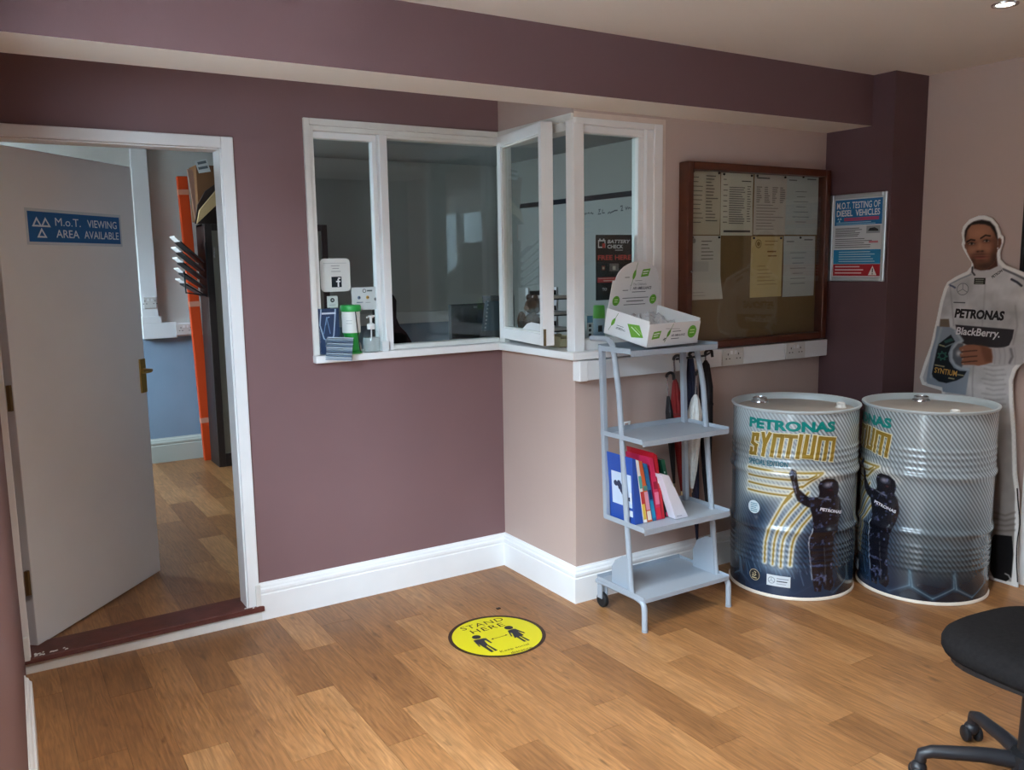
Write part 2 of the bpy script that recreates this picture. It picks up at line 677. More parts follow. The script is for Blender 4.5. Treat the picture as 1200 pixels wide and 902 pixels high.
def oak():
    m = bpy.data.materials.new('oak_plank')
    m.use_nodes = True
    nt = m.node_tree
    L, N = nt.links.new, nt.nodes.new
    b = nt.nodes['Principled BSDF']
    tc, oi = N('ShaderNodeTexCoord'), N('ShaderNodeObjectInfo')
    rv = N('ShaderNodeMapRange'); rv.inputs[3].default_value, rv.inputs[4].default_value = 0, 37.0
    L(oi.outputs['Random'], rv.inputs[0])
    off = N('ShaderNodeVectorMath'); off.operation = 'ADD'
    L(tc.outputs['Object'], off.inputs[0]); L(rv.outputs[0], off.inputs[1])
    mp = N('ShaderNodeMapping'); mp.inputs['Scale'].default_value = (12, 1.5, 1)
    L(off.outputs[0], mp.inputs['Vector'])
    n1 = N('ShaderNodeTexNoise'); n1.inputs['Scale'].default_value = 1.1; n1.inputs['Detail'].default_value = 3
    L(mp.outputs[0], n1.inputs['Vector'])
    # cathedral rings: contour lines of a stretched noise
    mul = N('ShaderNodeMath'); mul.operation = 'MULTIPLY'; mul.inputs[1].default_value = 70
    L(n1.outputs['Fac'], mul.inputs[0])
    sn = N('ShaderNodeMath'); sn.operation = 'SINE'
    L(mul.outputs[0], sn.inputs[0])
    mp2 = N('ShaderNodeMapping'); mp2.inputs['Scale'].default_value = (120, 5, 1)
    L(off.outputs[0], mp2.inputs['Vector'])
    n2 = N('ShaderNodeTexNoise'); n2.inputs['Scale'].default_value = 1.0; n2.inputs['Detail'].default_value = 6; n2.inputs['Roughness'].default_value = 0.7
    L(mp2.outputs[0], n2.inputs['Vector'])
    mp3 = N('ShaderNodeMapping'); mp3.inputs['Scale'].default_value = (9, 3.2, 1)
    L(off.outputs[0], mp3.inputs['Vector'])
    n3 = N('ShaderNodeTexNoise'); n3.inputs['Scale'].default_value = 1.0; n3.inputs['Detail'].default_value = 4
    L(mp3.outputs[0], n3.inputs['Vector'])
    # plank tone
    cr = N('ShaderNodeValToRGB')
    e = cr.color_ramp.elements
    e[0].position, e[0].color = 0.0, rgb((112, 75, 43))
    e[1].position, e[1].color = 1.0, rgb((182, 136, 90))
    k = e.new(0.35); k.color = rgb((137, 93, 55))
    k = e.new(0.7); k.color = rgb((157, 110, 67))
    mixf = N('ShaderNodeMath'); mixf.operation = 'MULTIPLY_ADD'; mixf.inputs[1].default_value = 0.6; mixf.inputs[2].default_value = -0.01
    L(oi.outputs['Random'], mixf.inputs[0])
    ad = N('ShaderNodeMath'); ad.operation = 'MULTIPLY_ADD'; ad.inputs[1].default_value = 0.5
    L(n3.outputs['Fac'], ad.inputs[0]); L(mixf.outputs[0], ad.inputs[2])
    L(ad.outputs[0], cr.inputs[0])
    # multiply grain
    g1 = N('ShaderNodeMapRange'); g1.inputs[1].default_value, g1.inputs[2].default_value = -1, 1; g1.inputs[3].default_value, g1.inputs[4].default_value = 0.87, 1.08
    L(sn.outputs[0], g1.inputs[0])
    g2 = N('ShaderNodeMapRange'); g2.inputs[1].default_value, g2.inputs[2].default_value = 0.35, 0.65; g2.inputs[3].default_value, g2.inputs[4].default_value = 0.74, 1.16
    L(n2.outputs['Fac'], g2.inputs[0])
    # dark knots and flecks
    mp4 = N('ShaderNodeMapping'); mp4.inputs['Scale'].default_value = (26, 9, 1)
    L(off.outputs[0], mp4.inputs['Vector'])
    n4 = N('ShaderNodeTexNoise'); n4.inputs['Scale'].default_value = 1.0; n4.inputs['Detail'].default_value = 2
    L(mp4.outputs[0], n4.inputs['Vector'])
    g3 = N('ShaderNodeMapRange'); g3.inputs[1].default_value, g3.inputs[2].default_value = 0.66, 0.78; g3.inputs[3].default_value, g3.inputs[4].default_value = 1.0, 0.55
    L(n4.outputs['Fac'], g3.inputs[0])
    m1 = N('ShaderNodeMath'); m1.operation = 'MULTIPLY'; L(g1.outputs[0], m1.inputs[0]); L(g2.outputs[0], m1.inputs[1])
    m2 = N('ShaderNodeMath'); m2.operation = 'MULTIPLY'; L(m1.outputs[0], m2.inputs[0]); L(g3.outputs[0], m2.inputs[1])
    sc = N('ShaderNodeVectorMath'); sc.operation = 'SCALE'
    L(cr.outputs[0], sc.inputs[0]); L(m2.outputs[0], sc.inputs['Scale'])
    L(sc.outputs[0], b.inputs['Base Color'])
    b.inputs['Roughness'].default_value = 0.4
    b.inputs['Specular IOR Level'].default_value = 0.4
    bp = N('ShaderNodeBump'); bp.inputs['Strength'].default_value = 0.08; bp.inputs['Distance'].default_value = 0.004
    L(n2.outputs['Fac'], bp.inputs['Height']); L(bp.outputs[0], b.inputs['Normal'])
    return m


OAK = oak()
JOINT = mat('floor_joint', (74, 52, 36), 0.8)

# ------------------------------------------------------------------ the setting
D, XP, DP, XW, ZC, ZS, YB, SKH = 0.6254, 1.6388, 1.0182, 1.903, 2.4451, 2.2018, -0.8937, 0.167
YF, YO, XO0, XO1 = -5.0, 3.36, -2.6, 2.0        # front wall, office back wall, office side walls
FZ = 0.05                                        # office floor level


def planks(parent, x0, x1, y0, y1, z, w, ln, keep=None, phase=None):
    """Individual boards running along y."""
    cache = {}
    k = 0
    x = x0
    while x < x1 - 0.005:
        xa, xb = x, min(x + w, x1)
        ph = phase(k, xa) if phase else (k * 0.41) % ln
        y = y1 + ph % ln
        while y > y0:
            ya, yb = max(y - ln, y0), min(y, y1)
            y -= ln
            if yb - ya < 0.01 or (keep and not keep((xa + xb) / 2, (ya + yb) / 2, ya, yb)):
                continue
            key = (round(xb - xa, 3), round(yb - ya, 3))
            if key not in cache:
                mb = MB().box(-key[0] / 2 + .0004, -key[1] / 2 + .0005, -0.004, key[0] / 2 - .0004, key[1] / 2 - .0005, 0)
                o = mb.build('plank', OAK)
                o.parent = parent
                cache[key] = o
            else:
                o = cache[key].copy()
                COL.objects.link(o)
            o.location = ((xa + xb) / 2, (ya + yb) / 2, z)
        x += w
        k += 1


fl = MB()
fl.box(-2.45, YF, -0.08, XW + .1, -0.01, -0.0035)
floor = struct(fl.build('floor', JOINT), 'oak plank floor of the waiting room', 'floor')
_seen = {0: -.25, 1: -.8, 2: -.4, 3: -.94, 4: -.56, 5: -1.18, 6: -.765, 7: -.418, 8: -1.06, 9: -.655, 10: -1.19, 11: -.73, 12: -1.425, 13: -1.007, 14: -1.707, 15: -1.315,
         16: -1.955, 17: -1.475, 18: -2.13, 19: -1.72, 20: -1.306, 21: -1.9}
planks(floor, -2.234, XW, -4.4, -0.004, 0.0, 0.144, 0.84, phase=lambda k, x: (_seen.get(k, -.3 - .41 * (k % 3)) + .84 * 5) % .84)

fo = MB()
fo.box(XO0, 0.1, -0.05, XO1, YO + .1, FZ - 0.0035)
fo.box(0.1, -D + .1, -0.05, XO1, 0.1, FZ - 0.0035)
floor_o = struct(fo.build('floor_office', JOINT), 'oak plank floor of the back office seen through the doorway', 'floor')
planks(floor_o, -2.3, 0.3, 0.14, YO, FZ, 0.144, 0.84)

ce = MB().box(-2.6, YF, ZC, XO1 + .1, YO + .1, ZC + .1)
MB().box(XO0, .1, ZC - .006, XO1, YO, ZC - .001).build('ceiling_office', mat('grey_ceiling_board', (168, 171, 170), .8), None)
struct(bpy.data.objects['ceiling_office'], 'grey ceiling of the back office', 'ceiling')
ceiling = struct(ce.build('ceiling', CREAM), 'flat cream ceiling', 'ceiling')

# wall with the doorway and the office hatch
DX0, DX1, DZ1 = -2.175, -1.333, 2.037
WX0, WZ0, WZ1 = -0.956, 1.16, 2.156
wb = MB()
wb.box(-2.6, 0, -.05, DX0, .1, ZC).box(DX0, 0, DZ1, DX1, .1, ZC).box(DX1, 0, -.05, WX0, .1, ZC)
wb.box(WX0, 0, -.05, 0.1, .1, WZ0 - .03).box(WX0, 0, WZ1, 0.1, .1, ZC).box(DX0, 0, -.05, DX1, .1, 0.0)
wall_back = struct(wb.build('wall_back', PLUM), 'dark plum wall holding the doorway and the hatch window', 'wall')
wr = MB()
wr.box(0, -D, -.05, .1, 0, WZ0 - .03).box(0, -D, WZ1 + .01, .1, 0, ZC)
struct(wr.build('wall_return', BEIGE), 'short pale wall between the plum wall and the notice board wall', 'wall')
CX1 = 0.492
wc = MB()
wc.box(0.1, -D, -.05, CX1, -D + .1, WZ0 - .03).box(.1, -D, 2.166, CX1, -D + .1, ZC).box(CX1, -D, -.05, XO1, -D + .1, ZC)
struct(wc.build('wall_bay', BEIGE), 'mushroom wall behind the notice board', 'wall')
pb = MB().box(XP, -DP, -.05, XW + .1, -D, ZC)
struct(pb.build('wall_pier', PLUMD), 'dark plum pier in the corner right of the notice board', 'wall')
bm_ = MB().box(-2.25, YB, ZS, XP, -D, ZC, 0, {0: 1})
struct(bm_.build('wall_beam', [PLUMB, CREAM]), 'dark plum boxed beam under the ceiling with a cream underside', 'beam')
# right wall with a window far forward of the picture
RY0, RY1, RZ0, RZ1 = -4.5, -3.3, 0.95, 2.1
wd = MB()
wd.box(XW, RY1, -.05, XW + .1, -DP, ZC).box(XW, YF, -.05, XW + .1, RY0, ZC).box(XW, RY0, -.05, XW + .1, RY1, RZ0).box(XW, RY0, RZ1, XW + .1, RY1, ZC)
struct(wd.build('wall_right', BEIGE), 'mushroom side wall behind the cardboard cutout', 'wall')
# left wall: a stub 1.8 degrees off square, then the glazed entrance
def lw(y):
    return -2.197 + 0.0312 * y
wl = MB()
for y0, y1, z0, z1 in ((VWY1, 0, -.05, ZC), (VWY0, VWY1, -.05, VWZ0), (VWY0, VWY1, VWZ1, ZC), (LWY1, VWY0, -.05, ZC), (LWY0, LWY1, LWZ1, ZC), (YF, LWY0, -.05, ZC)):
    wl.extr([(lw(y0), y0, z0), (lw(y1), y1, z0), (lw(y1) - .1, y1, z0), (lw(y0) - .1, y0, z0)], (0, 0, z1 - z0))
struct(wl.build('wall_left', PLUM), 'plum side wall at the left edge', 'wall')
wf = MB().box(-2.5, YF - .1, -.05, XW + .1, YF, ZC)
struct(wf.build('wall_front', PLUM), 'plum front wall behind the viewer', 'wall')
# office walls
ow = MB()
ow.box(XO0, YO, 1.08, XO1, YO + .1, ZC, 0).box(XO0, YO, -.05, XO1, YO + .1, 1.08, 1)
ow.box(XO1, -D + .1, -.05, XO1 + .1, YO, ZC, 2)
ow.box(XO0 - .1, .1, -.05, XO0, 2.0, ZC, 0).box(XO0 - .1, 3.0, -.05, XO0, YO + .1, ZC, 0).box(XO0 - .1, 2.0, -.05, XO0, 3.0, 1.2, 0).box(XO0 - .1, 2.0, 2.35, XO0, 3.0, ZC, 0)
struct(ow.build('wall_office', [OFFW, OFFB, mat('office_grey_paint', (158, 158, 150), .7)]), 'pale office wall with a blue lower half seen through the doorway', 'wall')
# outside: pavement, and two unseen walls added to hold back sky light
og = MB().box(-14, -14, -.3, 12, 10, -.12)
struct(og.build('ground_outside', mat('pavement', (176, 172, 166), .9)), 'pavement outside the shop', 'ground')
ob = MB().box(2.75, -12, -.12, 3.1, 4, 6)  # unseen, added close by to cut daylight through the right window
struct(ob.build('wall_light_blocker', mat('light_blocker_render', (104, 106, 108), .9)), 'unseen rendered wall added to cut daylight through the right window', 'wall')


ob = MB().box(-9.4, -14, -.12, -8.6, .4, 3.7).box(-9.6, -14, 3.7, -8.5, .5, 3.85)  # unseen, added to block the low sky before the left windows
struct(ob.build('wall_sky_blocker', mat('sky_blocker_brick', (112, 104, 98), .9, var=.15, vscale=3)), 'unseen brick block added to hide the low sky from the left windows', 'wall')


# skirting boards: moulded profile with mitred ends
def skirting(name, p0, p1, n, m0=0, m1=0, h=SKH, z=0.0, m=None, label='white moulded skirting board'):
    prof = [(0, 0), (.022, 0), (.022, .116), (.019, .119), (.019, .124), (.022, .129), (.021, .140), (.014, .146), (.014, .150), (.011, .156), (.005, .160), (.003, .167), (0, .167)]
    prof = [(a, b * h / .167) for a, b in prof]
    d = np.array([p1[0] - p0[0], p1[1] - p0[1]], float); d /= np.linalg.norm(d)
    mb = MB()
    vs = []
    for P, mm, sg in ((p0, m0, -1), (p1, m1, 1)):
        for a, b in prof:
            q = np.array(P, float) + np.array(n) * a + d * sg * mm * a
            vs.append((q[0], q[1], z + b))
    k = len(prof)
    mb.add(vs, [tuple(range(k)), tuple(range(2 * k - 1, k - 1, -1))] + [(i, (i + 1) % k, (i + 1) % k + k, i + k) for i in range(k)])
    return struct(mb.build(name, m or WHITE, smooth=30), label, 'skirting')


skirting('baseboard_back', (-1.279, 0), (0, 0), (0, -1), 0, -1, label='white moulded skirting along the plum wall')
skirting('baseboard_return', (0, 0), (0, -D), (-1, 0), -1, 1, label='white moulded skirting on the short return wall')
skirting('baseboard_bay', (0, -D), (XP, -D), (0, -1), 1, -1, label='white moulded skirting behind the shelf trolley and drums')
skirting('baseboard_pier', (XP, -D), (XP, -DP), (-1, 0), -1, 1, label='skirting on the side of the dark pier')
skirting('baseboard_left', (lw(LWY1 + .05), LWY1 + .05), (lw(-.42), -.42), (1, -.031), 0, 0, label='white skirting at the foot of the left wall')
skirting('baseboard_office', (XO0, YO), (XO1, YO), (0, -1), 0, 0, h=.19, z=FZ, m=mat('office_skirting', (190, 198, 190), .5), label='white skirting in the back office')

# ------------------------------------------------------------------ doorway
door = sempty('door_1', 'white doorway with a flush door standing open into the office', 'door', (-1.75, 0, 0))
ar = MB()
az = 2.083
ar.box(-1.333, -.016, .055, -1.283, 0, az).box(-2.205, -.016, 2.037, -1.333, 0, az).box(-2.205, -.016, .05, -2.175, 0, 2.037)
ar.box(-1.34, -.008, .06, -1.333, .1, 2.037).box(-2.175, 0, 2.03, -1.34, .1, 2.037)
ar.build('architrave', WHITE, door, bevel=.004)
MB().box(-1.302, -.024, .066, -1.279, -.0, .166).build('plinth_block', WHITED, door, bevel=.003)
MB().box(-2.203, -.03, .045, -2.178, 0, .15).build('plinth_block', WHITED, door, bevel=.003)
th = MB()
th.extr([(-2.2, -.034, .044), (-1.268, -.03, .044), (-1.268, -.03, .066), (-1.285, -.028, .07), (-1.34, -.022, .068), (-2.2, -.028, .064)], (0, .16, 0))
th.build('threshold', SILL, door, bevel=.003)
MB().box(-2.2, -.021, 0, -1.27, 0.0, .046).build('step_riser', WHITED, door)
ch_ = MB()
for i in range(26):                             # chipped paint at both ends of the threshold
    x = (-2.165 + .16 * rnd.random() ** 2) if i < 15 else (-1.36 + .06 * rnd.random())
    y = -.028 + .03 * rnd.random()
    w = .006 + .012 * rnd.random()
    ch_.extr([(x, y, .0665), (x + w, y + .003, .067), (x + w * .8, y + .009, .067), (x + w * .2, y + .007, .067)], (0, 0, .002))
ch_.build('paint_flakes', WHITED, door)['kind'] = 'stuff'
# leaf
H, Fp = np.array([-2.145, .09, .06]), np.array([-1.567, .74, .06])
du = (Fp - H); LW = np.linalg.norm(du); du /= LW
dn = np.array([du[1], -du[0], 0])               # towards the waiting room
LEAF = Flat(H, du, (0, 0, 1))
LH = 1.965
lf = MB().extr([H, Fp, Fp - dn * .04, H - dn * .04], (0, 0, LH))
lf.build('door_leaf', mat('white_door_paint', (232, 233, 234), .38, spec=.45, var=.02, vscale=4), door, bevel=.003)
for z in (.28, 1.02, 1.78):
    hg = MB().lathe([(0, 0), (.008, 0), (.008, .1), (0, .1)], (-2.158, .085, z), 10)
    hg.box(-2.17, .08, z, -2.15, .084, z + .1)
    hg.build('hinge', mat('old_brass', (110, 92, 62), .4, metal=.7), door, smooth=40)
hw = LEAF.px(166, 441)
pl = MB()
c0 = LEAF.px(162, 421); c1 = LEAF.px(171.5, 459)
pv = [LEAF.pt(a, b, 0.0) for a, b in ((c0[0], c1[1]), (c1[0], c1[1]), (c1[0], c0[1]), (c0[0], c0[1]))]
pl.extr(pv, dn * .008)
pl.build('handle_plate', BRASS, door, bevel=.002)
hp = LEAF.px(166.5, 433.5)
hd = MB()
p0 = LEAF.pt(hp[0], hp[1], .008)
hd.tube([p0, p0 + dn * .022, p0 + dn * .042 - du * .004, p0 + dn * .052 - du * .03, p0 + dn * .05 - du * .085], [.009, .008, .009, .009, .007], 10)
hd.build('handle_lever', BRASS, door, smooth=50)
hd = MB()
p1 = LEAF.pt(LW, hp[1], -.03)
q1 = LEAF.pt(LW - .06, hp[1], -.048)
hd.tube([q1, q1 - dn * .03, q1 - dn * .05 + du * .02, q1 - dn * .05 + du * .1], .009, 10)
hd.build('handle_lever', mat('dark_bronze', (58, 48, 40), .4, metal=.6), door, smooth=50)
MB().extr([LEAF.pt(LW + .001, hp[1] - .1, -.012), LEAF.pt(LW + .001, hp[1] + .08, -.012), LEAF.pt(LW + .001, hp[1] + .08, -.03), LEAF.pt(LW + .001, hp[1] - .1, -.03)], du * .002).build('lock_plate', BRASS, door)

# sign on the door
sg = [LEAF.px(*p) for p in ((34, 283), (140, 286), (140, 254), (31, 248))]
u0, u1 = (sg[0][0] + sg[3][0]) / 2, (sg[1][0] + sg[2][0]) / 2
v0, v1 = (sg[0][1] + sg[1][1]) / 2, (sg[2][1] + sg[3][1]) / 2
sign = thing('door_sign', 'blue and white sticker on the open white door about a viewing area', 'sign', LEAF.pt((u0 + u1) / 2, v0, .001))
MB().extr([LEAF.pt(*p, .0005) for p in ((u0 - .012, v0 - .012), (u1 + .012, v0 - .012), (u1 + .012, v1 + .012), (u0 - .012, v1 + .012))], dn * .001).build('backing', mat('clear_film', (206, 214, 220), .25), sign)
SB = (38, 98, 158)
pr = Print(LEAF, .0018)
pr.rect(u0, v0, u1, v1, SB)
W_, H_ = u1 - u0, v1 - v0
for cx, cy in ((.085, .5), (.17, .5), (.125, .14)):
    hx, hh = .05 * W_, .33 * H_
    ux, vy = u0 + cx * W_, v0 + cy * H_
    pr.poly([(ux - hx, vy), (ux + hx, vy), (ux, vy + hh)], (226, 232, 238))
    pr.poly([(ux - hx * .5, vy + hh * .17), (ux + hx * .5, vy + hh * .17), (ux, vy + hh * .68)], SB)
pr.text('M.o.T.', u0 + .265 * W_, v0 + .56 * H_, .27 * W_, .27 * H_, (226, 232, 238), bold=.0)
pr.text('VIEWING', u0 + .61 * W_, v0 + .56 * H_, .35 * W_, .27 * H_, (226, 232, 238), bold=.008)
pr.text('AREA', u0 + .265 * W_, v0 + .16 * H_, .245 * W_, .27 * H_, (226, 232, 238), bold=.008)
pr.text('AVAILABLE', u0 + .565 * W_, v0 + .16 * H_, .41 * W_, .27 * H_, (226, 232, 238), bold=.008)
pr.build('print', sign)

# ------------------------------------------------------------------ hatch windows
SILLZ = WZ0
w1 = sempty('window_1', 'white framed two-light hatch window in the plum wall', 'window', (-.5, 0, SILLZ))
t = MB()
t.box(-.982, -.016, SILLZ - .03, -.956, 0, 2.183).box(-.956, -.016, 2.156, .0, 0, 2.183)
t.build('outer_trim', WHITED, w1, bevel=.002)
t = MB()
t.box(-.956, 0.0, SILLZ, -.935, .09, 2.156).box(-.935, .0, 2.135, -.0, .09, 2.156)
t.build('frame', WHITED, w1, bevel=.002)
t = MB()                                         # mullion
t.box(-.631, -.004, SILLZ, -.592, .085, 2.135)
t.build('mullion', WHITE, w1, bevel=.003)
t = MB()
t.box(-.937, .03, 2.106, -.631, .07, 2.135).box(-.652, .03, SILLZ, -.631, .07, 2.106).box(-.937, .035, SILLZ, -.928, .07, 2.106)
fs_ = t.build('sash', WHITE, w1, bevel=.003)
MB().box(-.93, .052, SILLZ, -.652, .056, 2.11).build('pane', GLASS, fs_)
t = MB().box(-.592, .02, SILLZ, -.0, .08, SILLZ + .02).box(-.592, .01, 2.122, .0, .08, 2.136)
ft = t.build('track', WHITED, w1, bevel=.002)
MB().box(-.592, .045, SILLZ + .02, .06, .049, 2.125).build('pane', GLASS, w1)

# sill running round the corner
so = .045
s_ = MB()
s_.extr([(-.985, -so, SILLZ - .034), (-so, -so, SILLZ - .034), (-so, -D - so, SILLZ - .034), (CX1 + .02, -D - so, SILLZ - .034), (CX1 + .02, -D + .14, SILLZ - .034),
         (.16, -D + .14, SILLZ - .034), (.16, .14, SILLZ - .034), (-.95, .14, SILLZ - .034), (-.95, 0, SILLZ - .034), (-.985, 0, SILLZ - .034)], (0, 0, .034))
struct(s_.build('trim_1', WHITE, bevel=.004), 'white painted sill running round the corner under the hatch windows', 'sill')

w2 = sempty('window_2', 'white hatch window in the return wall with its casement open', 'window', (0, -.3, SILLZ))
t = MB()
t.box(-.014, -D - .0, 2.156, 0, 0.0, 2.184).box(0, -D + .05, 2.118, .09, 0, 2.156).box(0, -.03, SILLZ, .03, .02, 2.156)
t.build('frame', WHITED, w2, bevel=.002)
t = MB().box(-.006, -D - .006, SILLZ, .05, -D + .055, 2.166).box(.05, -D + .01, SILLZ, .058, -D + .045, 2.166)
t.build('corner_post', WHITE, w2, bevel=.004)
# open casement, hinged on the inner corner
ang = math.radians(9.5)
SL, SZ0, SZ1, ST = .515, 1.183, 2.158, .058
e1 = np.array([-math.sin(ang), -math.cos(ang), 0]); e2 = np.array([math.cos(ang), -math.sin(ang), 0])
O_ = np.array([-.016, -.012, 0])


def cas(u0, u1, z0, z1, n0=0, n1=ST, mb=None):
    return (mb or MB()).extr([O_ + e1 * a + e2 * b + np.array([0, 0, z0]) for a, b in ((u0, n0), (u1, n0), (u1, n1), (u0, n1))], (0, 0, z1 - z0))


t = cas(0, .04, SZ0, SZ1)
cas(SL - .03, SL, SZ0, SZ1, mb=t); cas(.04, SL - .03, SZ0, SZ0 + .052, mb=t); cas(.04, SL - .03, SZ1 - .05, SZ1, mb=t)
casm = t.build('casement', WHITE, w2, bevel=.003)
t = cas(.04, .048, SZ0 + .052, SZ1 - .05, .008, .03); cas(SL - .038, SL - .03, SZ0 + .052, SZ1 - .05, .008, .03, t)
cas(.048, SL - .038, SZ0 + .052, SZ0 + .06, .008, .03, t); cas(.048, SL - .038, SZ1 - .058, SZ1 - .05, .008, .03, t)
t.build('glazing_bead', WHITED, casm)
cas(.046, SL - .036, SZ0 + .058, SZ1 - .056, .02, .024).build('pane', GLASS, casm)
cas(SL - .012, SL + .003, SZ0 + .0, SZ0 + .075, .004, .016).build('latch', mat('tarnished_brass', (120, 106, 78), .5, metal=.6), casm)

w3 = sempty('window_3', 'white hatch window beside the notice board wall', 'window', (.25, -D, SILLZ))
t = MB()
t.box(.402, -D - .006, SILLZ, .443, -D + .08, 2.14).box(.443, -D - .014, SILLZ, CX1, -D + .08, 2.166).box(.0, -D - .012, 2.14, .443, -D + .08, 2.166)
t.build('frame', WHITE, w3, bevel=.003)
t = MB().box(CX1, -D - .004, SILLZ - .0, CX1 + .024, -D, 2.19).box(0, -D - .004, 2.166, CX1 + .0, -D, 2.19)
t.build('plaster_edge', mat('bare_plaster', (222, 206, 194), .8, var=.04, vscale=20), w3)
t = MB()
t.box(.058, -D + .012, 2.108, .402, -D + .06, 2.14).box(.058, -D + .012, SILLZ, .402, -D + .06, SILLZ + .05).box(.368, -D + .012, SILLZ + .05, .402, -D + .06, 2.108)
sh3 = t.build('sash', WHITE, w3, bevel=.005)
MB().box(.05, -D + .034, SILLZ + .045, .375, -D + .038, 2.115).build('pane', GLASS, sh3)


# windows that only light the room
def plain_window(name, label, axis, c, a0, a1, z0, z1, nx, th=.06):
    w = sempty(name, label, 'window', (c, a0, z0) if axis == 'x' else (a0, c, z0))
    mb, fw = MB(), .06
    R = lambda m, p0, p1, q0, q1, h: m.box(c - h, p0, q0, c + h, p1, q1) if axis == 'x' else m.box(p0, c - h, q0, p1, c + h, q1)
    R(mb, a0, a1, z0, z0 + fw, th / 2); R(mb, a0, a1, z1 - fw, z1, th / 2)
    for i in range(nx + 1):
        p = a0 + (a1 - a0 - fw) * i / nx
        R(mb, p, p + fw, z0 + fw, z1 - fw, th / 2)
    mb.build('frame', UPVC, w)
    for i in range(nx):
        p = a0 + (a1 - a0 - fw) * i / nx
        q = a0 + (a1 - a0 - fw) * (i + 1) / nx
        m = MB(); R(m, p + fw, q, z0 + fw, z1 - fw, .003); m.build('pane', GLASS, w)


plain_window('window_4', 'window high in the left wall', 'x', lw(-1.9) - .05, VWY0, VWY1, VWZ0, VWZ1, 2)
plain_window('window_7', 'glazed shop door in the left wall behind the viewer', 'x', lw(-3.1) - .05, LWY0, LWY1, LWZ0, LWZ1, 1)
plain_window('window_5', 'window in the right wall towards the street', 'x', XW + .05, RY0, RY1, RZ0, RZ1, 2)
plain_window('window_6', 'office window in the far left wall', 'x', XO0 - .05, 2.0, 3.0, 1.2, 2.35, 1)


# ------------------------------------------------------------------ ceiling downlights
def downlight(x, y, label, power, cone=110):
    t = thing('ceiling_downlight', label, 'light', (x, y, ZC), None, 'recessed ceiling downlights')
    MB().lathe([(.030, .004), (.034, -.004), (.044, -.004), (.046, 0), (.046, .004)], (x, y, ZC), 28).build('bezel', STEEL, t, smooth=50)
    MB().lathe([(0, -.001), (.03, -.001), (.031, .003)], (x, y, ZC), 20).build('lamp', mat('lamp_face', (255, 246, 232), .5, emit=14.0), t)
    l = bpy.data.lights.new('downlight_beam', 'SPOT')
    l.energy, l.spot_size, l.spot_blend, l.shadow_soft_size, l.color = power, math.radians(cone), .8, .03, (1, .97, .93)
    o = bpy.data.objects.new('downlight_beam', l)
    o.location = (0, 0, -.012)
    COL.objects.link(o)
    o.parent = t


downlight(.988, -1.894, 'round recessed downlight in the ceiling near the top right corner', 46, 78)
downlight(-.9, -1.894, 'recessed downlight in the ceiling above the open floor', 60)
downlight(-1.9, -1.894, 'recessed downlight in the ceiling near the left wall', 75)
downlight(.70, 2.10, 'small lit downlight in the office ceiling seen through the hatch glass', 6)


# ------------------------------------------------------------------ oil drums
DR, DH = 0.286, 0.88


def ribs(z):
    r = DR
    for zc, w, h in ((.585, .018, .010), (.325, .016, .009)):
        r += h * math.exp(-((z - zc) / w) ** 2)
    for zc in (.70, .672, .644, .616, .262, .236, .21, .184, .158):
        r += .003 * math.exp(-((z - zc) / .008) ** 2)
    return r


DRUM1, DRUM2 = (1.0382, -.9765), (1.5064, -1.3617)
A0 = math.radians(-142)
SKIN1 = Round(*DRUM1, DR, A0, ribs)
TURN2 = math.radians(-76)


def zpx(ox, oy, k):
    return lambda pts: [SKIN1.px(ox + x / k, oy + y / k) for x, y in pts]


